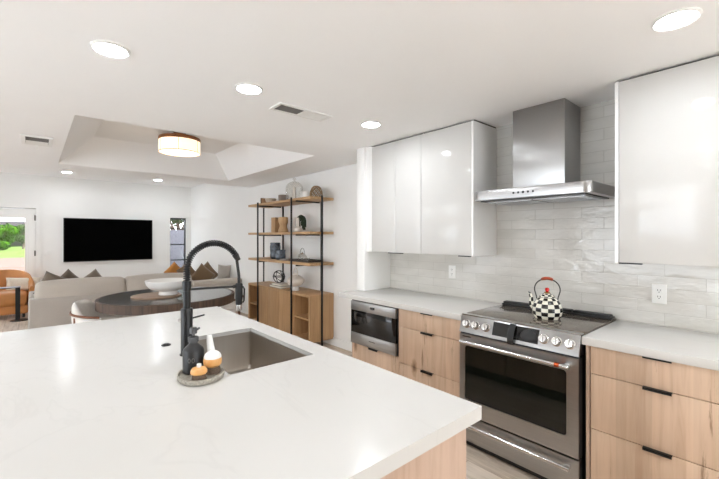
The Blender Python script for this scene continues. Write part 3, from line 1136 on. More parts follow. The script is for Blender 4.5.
# ------------------------------------------------------------------ upper cabinets
UX, UZ0, UZ1 = 2.610, 1.318, 2.386
def upper(label, y0, y1, doors, tabs, near_panel, far_panel):
    t = thing('wall_cabinet', label, 'cabinet', ((UX+2.966)/2, (y0+y1)/2, UZ0))
    b = BM()
    bx(b, UX+.021, 2.965, y0+.0185, y1-.0185, UZ0+.012, UZ0+.03)
    bx(b, UX+.021, 2.965, y0+.0185, y1-.0185, UZ1-.018, UZ1)
    bx(b, 2.955, 2.965, y0+.0185, y1-.0185, UZ0+.03, UZ1-.018)
    bx(b, UX+.021 if not near_panel else UX, 2.965, y0, y0+.018, UZ0, UZ1)
    bx(b, UX+.021 if not far_panel else UX, 2.965, y1-.018, y1, UZ0, UZ1)
    obj('carcass', b, 'shell', t)
    for a, c in doors:
        d = obj('door', box(UX, UX+.02, a+.0015, c-.0015, UZ0+.002, UZ1-.002, bev=.0012), 'gloss', t)
        for h0, h1 in tabs:
            if a <= h0 and h1 <= c:
                obj('handle', bx(BM(), UX-.004, UX+.016, h0, h1, UZ0-.006, UZ0+.0015), 'black_metal', d, angle=0)
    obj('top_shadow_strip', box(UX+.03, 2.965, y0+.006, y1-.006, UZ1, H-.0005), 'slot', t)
    return t
upper('gloss white single-door wall cabinet directly left of the hood', 1.643, 2.17, ((1.662, 2.17),), ((1.67, 1.78),), True, False)
upper('gloss white double-door wall cabinet against the white wing wall', 2.172, 2.815, ((2.172, 2.489), (2.489, 2.815)), ((2.395, 2.487), (2.491, 2.58)), False, False)
upper('gloss white wall cabinet to the right of the hood, above the outlet', .10, .692, ((.10, .673),), ((.56, .672),), False, True)
struct('trim_2', box(UX+.004, 2.966, 2.817, 2.8985, UZ0, H-.001), 'wall')

# ------------------------------------------------------------------ outlets and switch
def outlet(label, y, z):
    t = thing('wall_outlet', label, 'outlet', (2.966, y, z-.06))
    pl = obj('cover_plate', box(2.9605, 2.966, y-.0375, y+.0375, z-.06, z+.06, bev=.002), 'plastic', t)
    for dz in (.02, -.02):
        s = obj('socket', prism(BM(), rounded_rect(y-.017, y+.017, z+dz-.0155, z+dz+.0155, .006, 4), 2.9585, 2.961, axis='X'), 'plastic', pl)
        b = BM()
        for dy in (-.0065, .0065):
            bx(b, 2.958, 2.9586, y+dy-.0014, y+dy+.0014, z+dz-.001, z+dz+.009)
        cyl(b, (2.958, y, z+dz-.008), (2.9586, y, z+dz-.008), .0028, n=10)
        o = obj('socket_slots', b, 'slot', pl, angle=0)
    return t
outlet('white double outlet on the tiles to the right of the range', .548, 1.113)
outlet('white double outlet on the tiles under the wall cabinets left of the hood', 2.09, 1.143)
t = thing('light_switch', 'white double rocker switch plate on the wall between back door and television', 'switch', (.225, YT, 1.07))
pl = obj('cover_plate', box(.165, .285, YT-.006, YT, 1.07, 1.19, bev=.002), 'plastic', t)
for x in (.198, .252):
    obj('rocker', box(x-.017, x+.017, YT-.009, YT-.005, 1.097, 1.163, bev=.002), 'plastic', pl)

# ------------------------------------------------------------------ television
t = thing('television', 'large black flat-screen television on the far white wall', 'television', (1.34, YT-.04, .935))
obj('cabinet', box(.49, 2.19, YT-.055, YT-.012, .93, 1.88, bev=.004), 'tv_frame', t)
obj('screen', box(.503, 2.177, YT-.0575, YT-.0545, .948, 1.867), 'screen', t)
obj('wall_mount', box(1.1, 1.6, YT-.014, YT, 1.2, 1.6), 'black', t)
obj('logo', box(1.315, 1.365, YT-.0563, YT-.0548, .936, .942), 'chrome', t)

# ------------------------------------------------------------------ ceiling lights and vents
def downlight(label, x, y, z, r=.085):
    t = thing('recessed_light', label, 'ceiling light', (x, y, z-.012), 'recessed ceiling lights')
    b = lathe(BM(), [(r*.82, 0), (r*.82, -.008), (r*.9, -.011), (r, -.006), (r, 0)], (x, y, z), 40)
    for f in [f for f in b.faces if len(f.verts) > 6]:
        b.faces.remove(f)
    obj('trim_ring', b, 'trim', t)
    obj('lens', lathe(BM(), [(0, -.005), (r*.82, -.005), (r*.82, -.001), (0, -.001)], (x, y, z), 40), 'lamp_lens', t)
    return t
DL = [(.29, 2.21, 'round recessed ceiling light over the island, second nearest, above the faucet side'),
      (1.02, 2.23, 'round recessed ceiling light between the rectangular ceiling vent and the bigger island light'),
      (2.10, 2.275, 'round recessed ceiling light in front of the double-door wall cabinet'),
      (2.07, .326, 'biggest round recessed ceiling light, in front of the wall cabinet right of the hood')]
DL[0] = (.29, 2.21, 'round recessed ceiling light farthest from the range wall, large and bright above the island')
for x, y, l in DL:
    downlight(l, x, y, H)
for x, y, l in ((.50, 9.37, 'distant recessed ceiling light in the living room, above the left end of the television'),
                (2.12, 9.34, 'distant recessed ceiling light in the living room, above the right end of the television')):
    downlight(l, x, y, HL, .09)
# the rest of the grid, behind the camera and beside the island: the same fittings, out of the picture
for x, y in ((.29, .326), (-1.7, .33), (-1.7, 2.23), (1.0, -1.6), (-1.2, -1.6), (2.2, -1.6)):
    t = downlight('round recessed ceiling light behind the camera', x, y, H)
for x, y in ((-2.0, 4.8), (-2.2, 9.3)):
    t = downlight('round recessed ceiling light to the side, beyond the picture', x, y, H if y < YM else HL)

# rectangular vent, half filter half grille
t = thing('ceiling_vent', 'rectangular ceiling vent with a dark filter half, above the dining side of the island', 'vent', (1.51, 2.39, H-.012))
vx0, vx1, vy0, vy1 = 1.285, 1.735, 2.31, 2.475
b = BM()
for q in ((vx0, vx1, vy0, vy0+.022), (vx0, vx1, vy1-.022, vy1), (vx0, vx0+.022, vy0+.022, vy1-.022), (vx1-.022, vx1, vy0+.022, vy1-.022), (1.5, 1.512, vy0+.022, vy1-.022)):
    bx(b, q[0], q[1], q[2], q[3], H-.01, H)
obj('frame', b, 'plastic', t)
obj('filter', box(vx0+.022, 1.5, vy0+.022, vy1-.022, H-.005, H-.001), 'filter', t)
b = BM()
for k in range(12):
    y0 = vy0+.024+k*.0098
    prism(b, [(y0, H-.001), (y0+.0085, H-.008), (y0+.0095, H-.0075), (y0+.0015, H-.0005)], 1.512, vx1-.022, axis='X')
obj('grille', b, 'plastic', t, angle=0)
t = thing('ceiling_vent', 'small white ceiling register with a dark slot beside the tray ceiling', 'vent', (.03, 4.76, H-.03))
rx0, rx1, ry0, ry1 = -.085, .145, 4.56, 4.97
b = BM()
for q in ((rx0, rx1, ry0, ry0+.03), (rx0, rx1, ry1-.03, ry1), (rx0, rx0+.03, ry0+.03, ry1-.03), (rx1-.03, rx1, ry0+.03, ry1-.03)):
    bx(b, q[0], q[1], q[2], q[3], H-.012, H)
obj('frame', b, 'plastic', t)
obj('duct', box(rx0+.03, rx1-.03, ry0+.03, ry1-.03, H-.003, H-.001), 'filter', t)
b = prism(BM(), [(4.80, H-.004), (4.938, H-.016), (4.938, H-.013), (4.80, H-.001)], rx0+.032, rx1-.032, axis='X')
obj('louver', b, 'plastic', t, angle=0)
obj('lever', cyl(BM(), (.03, 4.9, H-.027), (.03, 4.915, H-.055), .004, n=8), 'plastic', t)

# drum lamp in the tray
lx, ly = 1.335, 4.84
t = thing('drum_lamp', 'lit drum ceiling lamp with a wooden rim hanging in the tray ceiling', 'ceiling lamp', (lx, ly, 2.475))
obj('canopy', lathe(BM(), [(0, 2.7345), (.07, 2.7345), (.07, 2.66), (.228, 2.66), (.231, 2.656), (.231, 2.622), (.224, 2.618), (0, 2.618)], (lx, ly, 0), 48), 'lamp_wood', t)
b = lathe(BM(), [(.228, 2.619), (.228, 2.482), (.224, 2.482), (.224, 2.619)], (lx, ly, 0), 56)
for f in [f for f in b.faces if len(f.verts) > 6]:
    b.faces.remove(f)
sh = obj('lamp_shade', b, 'shade', t)
for k in range(6):
    a = PI/3*k+.2
    obj('shade_rib', cyl(BM(), (lx+.229*math.cos(a), ly+.229*math.sin(a), 2.482), (lx+.229*math.cos(a), ly+.229*math.sin(a), 2.619), .0022, n=6), 'lamp_wood', t)
pts = [(lx+.2285*math.cos(2*PI*k/56), ly+.2285*math.sin(2*PI*k/56), 2.483) for k in range(56)]
obj('shade_hoop', tube(BM(), pts, .0032, 6, closed=True), 'lamp_wood', t)
obj('diffuser', lathe(BM(), [(0, 2.482), (.2235, 2.487), (.2235, 2.49), (0, 2.49)], (lx, ly, 0), 48), 'diffuser', t)

# ------------------------------------------------------------------ shelf unit on the shelf wall
S0, S1, SF, SBK = 4.09, 5.93, 2.70, 3.085
t = thing('shelf_unit', 'tall oak and black metal shelf unit with a cabinet base against the right wall', 'shelf unit', (2.91, 5.03, 0))
for z in (2.0, 1.54, 1.126):
    obj('shelf', box(SF, SBK, S0, S1, z-.034, z, bev=.002), 'shelf_wood', t)
b = BM()
CZ0, CZ1 = .09, .708
bx(b, SF, SBK, S0, S1, CZ1-.03, CZ1, bev=.001)
bx(b, SF, SBK, S0, S1, CZ0, CZ0+.03)
bx(b, SF, SBK, S0, S0+.03, CZ0+.03, CZ1-.03)
bx(b, SF, SBK, S1-.03, S1, CZ0+.03, CZ1-.03)
bx(b, SF+.02, SBK, 4.50, 4.525, CZ0+.03, CZ1-.03)
bx(b, SF+.02, SBK, 5.575, 5.60, CZ0+.03, CZ1-.03)
bx(b, SBK-.015, SBK, S0+.03, S1-.03, CZ0+.03, CZ1-.03)
bx(b, SF+.02, SBK-.015, S0+.03, 4.50, .37, .392)
bx(b, SF+.02, SBK-.015, 5.60, S1-.03, .37, .392)
cab = obj('cabinet', b, 'shelf_front', t)
for y0, y1 in ((4.528, 4.90), (4.902, 5.24), (5.242, 5.573)):
    obj('door', box(SF+.002, SF+.02, y0, y1, CZ0+.032, CZ1-.034, bev=.001), 'shelf_front', t)
for nm, x, y, z0, z1 in (('post', SF-.012, 4.53, 0, 2.015), ('post', SF-.012, 5.555, 0, 2.015), ('post', 2.885, S0-.012, 0, 2.02), ('post', 2.985, S1+.012, 0, 2.02),
                         ('post', 3.072, 5.44, CZ1, 1.966), ('post', 3.072, 4.36, CZ1, 1.966)):
    obj('post', box(x-.0095, x+.0095, y-.0095, y+.0095, z0, z1), 'black_metal', t, angle=0)
for z in (1.966, 1.506, 1.092):
    for y in (5.50, 4.40):
        obj('crossbar', box(SF-.012, 3.075, y, y+.02, z-.018, z), 'black_metal', t, angle=0)

# ---- on the shelves
Z1, Z2, Z3, Z4 = 2.0005, 1.5405, 1.1265, .7085
dx = 2.90
t = thing('wood_slice', 'rough brown wood half-round slice at the far end of the top shelf', 'ornament', (dx, 5.73, Z1))
pts = [(.09, 0), (-.10, 0)]+[(-.10+.19*(1-math.cos(PI/2*k/8)) if False else -.10+.19*k/8, .105*math.cos(PI/2*k/8)**.7) for k in range(0, 9)]
b = prism(BM(), [(5.73+.075-.19*k/10, Z1+.115*(1-(k/10)**2)**.5) for k in range(0, 10)]+[(5.73-.115, Z1), (5.73+.075, Z1)], dx-.03, dx+.05, axis='X', bev=.004)
obj('slice', b, 'rough_wood', t)
obj('bark', box(dx-.034, dx+.054, 5.805, 5.822, Z1, Z1+.12, bev=.004), 'dark_wood', t)
def bowlmesh(x, y, z, prof, n=36):
    return lathe(BM(), prof, (x, y, z), n)
tag(obj('pottery_bowl', bowlmesh(2.86, 5.45, Z1, [(0, .0), (.045, 0), (.075, .03), (.09, .075), (.085, .08), (.07, .035), (.04, .012), (0, .01)]), 'beige_pot', angle=50), 'small pale beige pottery bowl between the wood slice and the grey pot', 'bowl')
tag(obj('pottery_pot', bowlmesh(dx, 5.12, Z1, [(0, 0), (.068, 0), (.074, .006), (.078, .105), (.074, .11), (.069, .105), (.066, .02), (0, .015)]), 'grey_pot', angle=50), 'squat grey-brown straight-sided pot on the top shelf left of the glass cloche', 'pot')
cl = thing('glass_cloche', 'clear glass bell cloche with a glass knob on the top shelf', 'cloche', (dx, 4.80, Z1))
c = (dx, 4.80, Z1)
prof = [(.122, .004), (.124, .18)]+[(.124*math.cos(a), .185+.1*math.sin(a)) for a in (.15, .4, .7, 1.0, 1.25)]+[(.016, .285)]
b = BM()
lathe(b, prof, c, 48)
for f in [f for f in b.faces if len(f.verts) > 6]:
    b.faces.remove(f)
bmesh.ops.solidify(b, geom=b.faces[:], thickness=.003)
obj('bell', b, 'cloche_glass', cl, angle=50)
obj('knob', lathe(BM(), [(0, .285), (.012, .285), (.01, .297), (.024, .31), (.027, .323), (.02, .337), (0, .341)], c, 24), 'cloche_glass', cl)
obj('dish', lathe(BM(), [(0, 0), (.13, 0), (.135, .003), (.13, .004), (0, .004)], c, 48), 'cloche_glass', cl)
cd = thing('pillar_candle', 'slim ivory candle inside the glass cloche on the top shelf', 'candle', (dx, 4.80, Z1+.0045))
obj('wax', lathe(BM(), [(0, .0045), (.026, .0045), (.026, .195), (.02, .2), (0, .198)], c, 24), 'clay', cd)
obj('wick', cyl(BM(), (dx, 4.80, Z1+.197), (dx, 4.803, Z1+.212), .0015, n=6), 'black', cd)
jr = thing('ceramic_jar', 'plain white ceramic jar between the glass cloche and the woven dome', 'jar', (2.93, 4.50, Z1))
obj('body', lathe(BM(), [(0, 0), (.088, 0), (.095, .006), (.097, .09), (.09, .094), (.084, .092), (.082, .012), (0, .01)], (2.93, 4.50, Z1), 36), 'ceramic', jr)
obj('lid', lathe(BM(), [(0, .094), (.098, .094), (.1, .098), (.1, .106), (.095, .109), (0, .109)], (2.93, 4.50, Z1), 36), 'ceramic', jr)
b = BM()
cx_, cy_ = 2.90, 4.235
for k in range(9):
    for sgn in (1, -1):
        pts = []
        for i in range(15):
            f = i/14
            a = PI*2*k/9+sgn*f*2.2
            r = .086*math.cos(f*PI/2*.93)**.75
            pts.append((cx_+r*math.cos(a), cy_+r*math.sin(a), Z1+.006+.152*math.sin(f*PI/2*.97)))
        tube(b, pts, .006, 6)
lathe(b, [(.08, 0), (.088, 0), (.088, .012), (.08, .012), (.08, 0)], (cx_, cy_, Z1), 32)
tag(obj('woven_dome', b, 'cane'), 'openwork woven cane dome at the near end of the top shelf', 'ornament')

# second shelf
b = BM()
bx(b, 2.83, 2.92, 5.26, 5.38, Z2, Z2+.235, bev=.003)
wb_ = tag(obj('wood_block', b, 'shelf_front'), 'upright golden wood block at the left of the second shelf', 'ornament')
b = lathe(BM(), [(0, 0), (.075, 0), (.078, .006), (.074, .035), (.056, .08), (.054, .11), (.066, .145), (.072, .155), (.072, .225), (.066, .23), (0, .23)], (2.87, 5.07, Z2), 36)
tag(obj('wood_vase', b, 'light_wood'), 'pale turned wooden vase with a pinched waist on the second shelf', 'vase')
b = BM()
for j, (rr, xx) in enumerate(((.088, 2.93), (.062, 2.93), (.08, 2.95), (.07, 2.905))):
    pts = [(xx, 4.67+rr, Z2+.004)]+[(xx, 4.67+rr*math.cos(PI*k/20), Z2+.145+rr*math.sin(PI*k/20)) for k in range(21)]+[(xx, 4.67-rr, Z2+.03+.02*j)]
    tube(b, pts, .019, 8)
tag(obj('arch_ornament', b, 'moss'), 'dark green horseshoe arch of cord behind the slim white vase', 'ornament')
bv = thing('bud_vase', 'slim pale bottle vase in front of the dark green arch', 'vase', (2.80, 4.55, Z2))
obj('vase', lathe(BM(), [(0, 0), (.045, 0), (.054, .01), (.054, .05), (.038, .068), (.024, .08), (.024, .16), (.018, .2), (.013, .2), (.012, .1), (0, .09)], (2.80, 4.55, Z2), 28), 'clay', bv)

# third shelf
b = lathe(BM(), [(0, 0), (.06, 0), (.074, .012), (.082, .05), (.076, .095), (.08, .14), (.083, .19), (.076, .225), (.079, .25), (.07, .255), (.066, .245), (.06, .04), (0, .03)], (2.88, 5.34, Z3), 40)
tag(obj('textured_vase', b, 'blue_pot', angle=60), 'taller slate-blue rough-glazed vase on the third shelf', 'vase')
b = lathe(BM(), [(0, 0), (.066, 0), (.076, .012), (.08, .05), (.073, .1), (.08, .145), (.07, .15), (.066, .14), (.06, .03), (0, .02)], (2.84, 5.10, Z3), 40)
tag(obj('textured_vase', b, 'blue_pot', angle=60), 'shorter slate-blue rough-glazed vase on the third shelf, beside the taller one', 'vase')
tag(obj('leaning_plate', place(box(-.13, .13, -.004, .004, 0, .012), (0, 0, 0)) if False else bx(BM(), 2.76, 2.93, 4.80, 4.99, Z3, Z3+.022, bev=.003), 'book_g'), 'thin grey book lying flat on the third shelf between vase and tray', 'book')
b = BM()
bx(b, 2.77, 3.0, 4.24, 4.74, Z3, Z3+.012, bev=.002)
for q in ((2.77, 2.782, 4.24, 4.74), (2.988, 3.0, 4.24, 4.74), (2.782, 2.988, 4.24, 4.252), (2.782, 2.988, 4.728, 4.74)):
    bx(b, q[0], q[1], q[2], q[3], Z3+.012, Z3+.03)
tag(obj('wood_tray', b, 'dark_wood'), 'long dark wood tray at the near end of the third shelf', 'tray')
tp = thing('glass_teapot', 'small clear glass teapot standing in the dark wood tray', 'teapot', (2.88, 4.55, Z3+.0125))
c = (2.88, 4.55, Z3+.0125)
b = lathe(BM(), [(.03, .001), (.06, .012), (.066, .045), (.05, .08), (.03, .09)], c, 32)
for f in [f for f in b.faces if len(f.verts) > 6]:
    b.faces.remove(f)
bmesh.ops.solidify(b, geom=b.faces[:], thickness=.003)
obj('body', b, 'cloche_glass', tp, angle=50)
obj('lid', lathe(BM(), [(0, .09), (.031, .09), (.02, .1), (.006, .104), (.012, .118), (0, .122)], c, 24), 'chrome', tp)
obj('handle', tube(BM(), [(2.88, 4.55-.06*math.cos(PI*k/12), Z3+.1+.085*math.sin(PI*k/12)) for k in range(13)], .0035, 8), 'hinge', tp)
obj('spout', tube(BM(), [(2.88, 4.61, Z3+.05), (2.88, 4.632, Z3+.07), (2.88, 4.648, Z3+.095)], [.011, .009, .007], 10), 'cloche_glass', tp)
b = lathe(BM(), [(0, 0), (.02, 0), (.03, .012), (.032, .042), (.029, .042), (.026, .014), (0, .006)], (2.87, 4.40, Z3+.0125), 24)
tag(obj('tea_cup', b, 'cloche_glass', angle=50), 'tiny clear glass cup beside the teapot on the dark tray', 'cup')

# on the cabinet top
bk = thing('coffee_table_book', 'large grey book under the pale book, on the shelf cabinet', 'book', (2.86, 5.1, Z4))
def book(t, x0, x1, y0, y1, z, h, cov):
    obj('cover', bx(bx(bx(BM(), x0, x1, y0, y1, z, z+.003), x0, x1, y0, y1, z+h-.003, z+h), x1-.004, x1, y0, y1, z+.003, z+h-.003), cov, t)
    obj('pages', box(x0+.006, x1-.004, y0+.006, y1-.006, z+.003, z+h-.003), 'page', t)
book(bk, 2.75, 2.98, 4.93, 5.29, Z4, .03, 'book_g')
bk = thing('coffee_table_book', 'smaller pale book on top of the grey one, carrying the wire orb', 'book', (2.86, 5.1, Z4+.0305))
book(bk, 2.77, 2.97, 4.96, 5.26, Z4+.0305, .024, 'book_w')
b = BM()
oc = Vector((2.86, 5.185, Z4+.055+.098))
for ax in ((0, 0), (PI/2, 0), (PI/2, PI/2), (.8, .5), (PI/2, 2.3)):
    R = Matrix.Rotation(ax[1], 3, 'Z') @ Matrix.Rotation(ax[0], 3, 'X')
    tube(b, [oc+R @ Vector((.092*math.cos(2*PI*k/32), .092*math.sin(2*PI*k/32), 0)) for k in range(32)], .0055, 6, closed=True)
tag(obj('wire_orb', b, 'black_metal'), 'black open wire orb sitting on the two books', 'ornament')
fv = thing('footed_vase', 'round pale pottery vase with loop handle and foot on the shelf cabinet', 'vase', (2.83, 4.65, Z4))
c = (2.83, 4.65, Z4)
obj('foot', lathe(BM(), [(0, 0), (.05, 0), (.05, .058), (.042, .062), (0, .062)], c, 28), 'ceramic', fv)
obj('body', lathe(BM(), [(0, .06), (.05, .06), (.1, .085), (.126, .125), (.126, .15), (.1, .19), (.05, .218), (.035, .224), (.028, .228), (.028, .25), (.022, .25), (.02, .22), (0, .2)], c, 40), 'clay', fv)
obj('handle', tube(BM(), [(2.83, 4.65+.055*math.cos(t), Z4+.25+.07*math.sin(t)) for t in [-.5+(PI+1)*k/16 for k in range(17)]], .007, 8), 'clay', fv)

# ------------------------------------------------------------------ dining table
Tx, Ty, TH = 1.27, 5.02, .76
t = thing('dining_table', 'round dark dining table with a grey stone top and rough wood rim', 'table', (Tx, Ty, 0))
obj('tabletop', lathe(BM(), [(0, TH), (.722, TH), (.722, TH-.03), (0, TH-.03)], (Tx, Ty, 0), 96), 'table_top', t)
b = lathe(BM(), [(.723, TH-.001), (.752, TH-.001), (.755, TH-.005), (.753, TH-.1), (.723, TH-.1), (.723, TH-.001)], (Tx, Ty, 0), 96)
obj('rim', b, 'table_rim', t)
obj('pedestal', lathe(BM(), [(0, 0), (.36, 0), (.36, .03), (.2, .06), (.15, .3), (.2, .62), (.3, TH-.031), (0, TH-.031)], (Tx, Ty, 0), 40), 'table_rim', t)
b = lathe(BM(), [(0, 0), (.265, 0), (.27, .004), (.27, .012), (.266, .015), (0, .015)], (1.12, 5.0, TH+.0005), 56)
tag(obj('serving_board', b, 'board'), 'flat round washed-wood board on the dining table under the white bowl', 'board')
b = lathe(BM(), [(0, 0), (.10, 0), (.105, .006), (.098, .04), (.1, .046), (.19, .075), (.235, .12), (.25, .172), (.245, .176), (.238, .17), (.22, .12), (.17, .08), (0, .062)], (1.235, 4.95, TH+.016), 64)
tag(obj('footed_bowl', b, 'ceramic', angle=50), 'wide white footed bowl on the round dining table', 'bowl')

def barrel_chair(label, cx, cy, rz):
    """tub chair facing local +Y, curved back on -Y"""
    t = thing('dining_chair', label, 'chair', (cx, cy, 0), 'dining chairs')
    Mx = Matrix.Translation((cx, cy, 0)) @ Matrix.Rotation(rz, 4, 'Z')
    def add(n, b, m, p=t):
        b.transform(Mx)
        return obj(n, b, m, p, angle=50)
    b = lathe(BM(), [(0, .40), (.225, .40), (.24, .42), (.24, .46), (.22, .485), (.12, .495), (0, .497)], (0, 0, 0), 40)
    add('seat', b, 'white_f')
    # padded wrap: rounded cross-section swept round the back
    b = BM()
    rings = []
    for k in range(25):
        a = PI+ -.28+(PI+.56)*k/24
        q0 = min(1, max(0, (abs((k-12)/12)-.25)/.5))
        h = .752-.155*q0*q0*(3-2*q0)
        cs = []
        for j in range(12):
            q = 2*PI*j/12
            rr = .265+.032*math.cos(q)
            zz = (.50+h)/2+(h-.50)/2*math.copysign(abs(math.sin(q))**.6, math.sin(q))
            cs.append(b.verts.new((rr*math.cos(a), rr*math.sin(a), zz)))
        rings.append(cs)
    for i in range(24):
        for j in range(12):
            b.faces.new((rings[i][j], rings[i][(j+1) % 12], rings[i+1][(j+1) % 12], rings[i+1][j]))
    b.faces.new(rings[0])
    b.faces.new(rings[-1][::-1])
    bmesh.ops.recalc_face_normals(b, faces=b.faces)
    add('backrest', b, 'white_f')
    b = BM()
    pts = [(.305*math.cos(PI-.25+(PI+.5)*k/24), .305*math.sin(PI-.25+(PI+.5)*k/24), .638-.03*abs((k-12)/12)**2) for k in range(25)]
    tube(b, pts, .0135, 8)
    add('rail', b, 'walnut')
    add('seat_frame', lathe(BM(), [(0, .36), (.225, .36), (.235, .37), (.235, .40), (0, .40)], (0, 0, 0), 40), 'walnut')
    for a in (.75, 2.39, -.7, -2.44):
        top = .60 if a < 0 else .4
        rr = .29 if a < 0 else .21
        b = tube(BM(), [(rr*math.cos(a)*1.03, rr*math.sin(a)*1.03, 0), (rr*math.cos(a), rr*math.sin(a), .36), (rr*math.cos(a), rr*math.sin(a), top)], [.011, .016, .016], 10)
        add('leg', b, 'walnut')
    return t
barrel_chair('white tub dining chair with a wood rail, tucked under the left of the table', .61, 5.14, -PI/2-.5)
barrel_chair('white tub dining chair on the far right side of the round table, behind the faucet', 1.95, 5.2, PI/2)

# ------------------------------------------------------------------ sofa
sf = thing('sectional_sofa', 'long greige linen sectional sofa with its back to the kitchen', 'sofa', (1.6, 7.8, 0))
y0 = 7.05
obj('back_frame', soft_box(-.05, 3.08, y0, y0+.2, .05, .585, .03, .004), 'sofa', sf)
obj('arm', soft_box(-.05, .2, y0+.2, 8.05, .05, .60, .03, .004), 'sofa', sf)
obj('base', soft_box(.2, 3.08, y0+.2, 8.05, .05, .30, .02, .0), 'sofa', sf)
obj('seat_cushion', soft_box(.21, 1.16, y0+.36, 8.08, .30, .46, .05, .015), 'sofa_l', sf)
obj('seat_cushion', soft_box(1.17, 2.12, y0+.36, 8.08, .30, .46, .05, .015), 'sofa_l', sf)
obj('seat_cushion', soft_box(2.13, 3.08, y0+.21, 9.7, .30, .45, .05, .015), 'sofa_l', sf)
obj('back_roll', soft_box(2.18, 3.08, y0, y0+.2, .575, .668, .035, .006), 'sofa_l', sf)
obj('chaise_base', soft_box(2.13, 3.08, 8.05, 9.7, .05, .30, .02, 0), 'sofa', sf)
for x0, x1 in ((.035, 1.14), (1.15, 2.16)):
    b = soft_box(x0, x1, y0+.05, y0+.3, .46, .812, .07, .028)
    obj('back_cushion', b, 'sofa_l', sf)
for x in (.02, 1.5, 2.98):
    for y in (y0+.06, 7.98):
        obj('foot', box(x-.03, x+.03, y-.03, y+.03, 0, .052), 'black', sf)

def cushion(name, label, x, y, z, w, h, th, m, rx=0, ry=0, rz=0):
    b = pillow(w, h, th)
    place(b, (x, y, z), rx, ry, rz)
    zmin = min(v.co.z for v in b.verts)
    return tag(obj(name, b, m, angle=80), label, 'cushion', 'sofa and chair cushions')
zz = .47
cushion('throw_pillow', 'leftmost of the three taupe pillow tips above the left sofa back cushion', .24, 7.46, .705, .37, .37, .13, 'taupe', ry=.45, rx=-.06)
cushion('throw_pillow', 'middle of the three taupe pillow tips above the left sofa back cushion', .43, 7.66, .705, .36, .36, .14, 'taupe', ry=PI/4, rx=-.06)
cushion('throw_pillow', 'rightmost of the three taupe pillow tips above the left sofa back cushion', .74, 7.50, .70, .36, .36, .13, 'taupe', ry=PI/4+.15, rx=-.06)
cushion('throw_pillow', 'brown pillow standing on its corner on the right part of the sofa', 2.49, 7.52, .705, .37, .37, .14, 'brown_p', ry=PI/4-.06, rx=-.06)
cushion('throw_pillow', 'brown pillow leaning just behind the corner-standing brown one', 2.66, 7.80, .71, .38, .38, .14, 'brown_p', ry=PI/4+.1, rx=-.06)
cushion('throw_pillow', 'plain beige pillow at the right end of the sofa by the wall', 2.93, 7.58, .675, .27, .46, .13, 'sofa', ry=.1, rx=-.06)
cushion('throw_pillow', 'amber pillow on the far sofa end below the slim window', 2.45, 9.3, .675, .33, .33, .12, 'orange_p', ry=PI/4, rx=-.06)
cushion('throw_pillow', 'tan pillow beside the amber one below the slim window', 2.66, 9.12, .675, .33, .33, .12, 'brown_p', ry=PI/4+.15, rx=-.06)

# ------------------------------------------------------------------ armchair and side table
ac = thing('armchair', 'tan leather armchair in front of the glazed back door', 'armchair', (-.40, 9.5, 0))
ax0, ax1 = -.84, .03
obj('seat_cushion', soft_box(ax0+.12, ax1-.12, 9.14, 9.78, .22, .47, .08, .02), 'leather', ac)
obj('base', soft_box(ax0+.1, ax1-.1, 9.2, 9.84, .07, .235, .04, .005), 'leather', ac)
b = BM()
rings = []
for k in range(29):
    f = k/28*2-1
    a = -PI/2*1.0 - f*PI*.5
    # plan: U-shaped shell, open towards -Y
    px = -.405+.39*math.sin(f*PI/2)
    py = 9.42+.42*math.cos(f*PI/2) if abs(f) < 1 else 9.42
    top = .60+.26*max(0, 1-abs(f)**2.6)
    nx, ny = math.sin(f*PI/2), math.cos(f*PI/2)
    cs = []
    for j in range(10):
        q = 2*PI*j/10
        cs.append(b.verts.new((px+nx*.05*math.cos(q), py+ny*.05*math.cos(q), (.1+top)/2+(top-.1)/2*math.copysign(abs(math.sin(q))**.5, math.sin(q)))))
    rings.append(cs)
for k0 in (0, -1):
    # short straight arms forward
    src = rings[k0]
    ext = [b.verts.new((v.co.x, v.co.y-.22, v.co.z-.03 if v.co.z > .3 else v.co.z)) for v in src]
    if k0 == 0:
        rings.insert(0, ext)
    else:
        rings.append(ext)
for i in range(len(rings)-1):
    for j in range(10):
        b.faces.new((rings[i][j], rings[i][(j+1) % 10], rings[i+1][(j+1) % 10], rings[i+1][j]))
b.faces.new(rings[0])
b.faces.new(rings[-1][::-1])
bmesh.ops.recalc_face_normals(b, faces=b.faces)
obj('backrest', b, 'leather', ac, angle=60)
for x in (ax0+.16, ax1-.16):
    for y in (9.26, 9.76):
        obj('leg', cyl(BM(), (x, y, 0), (x, y, .08), .02, n=12), 'black', ac)
cushion('lumbar_pillow', 'cream lumbar pillow on the tan leather armchair', -.14, 9.57, .57, .50, .27, .13, 'cream_p', ry=.05, rx=-.2)

ctb = thing('side_table', 'black C-shaped side table beside the tan armchair', 'side table', (-.25, 8.9, 0))
obj('base', lathe(BM(), [(0, 0), (.125, 0), (.128, .004), (.125, .012), (0, .012)], (-.18, 8.93, 0), 40), 'black_metal', ctb)
obj('post', box(-.235, -.17, 8.92, 8.95, .0115, .585), 'black_metal', ctb)
obj('tabletop', box(-.66, -.165, 8.80, 9.0, .585, .6, bev=.003), 'dark_wood', ctb)

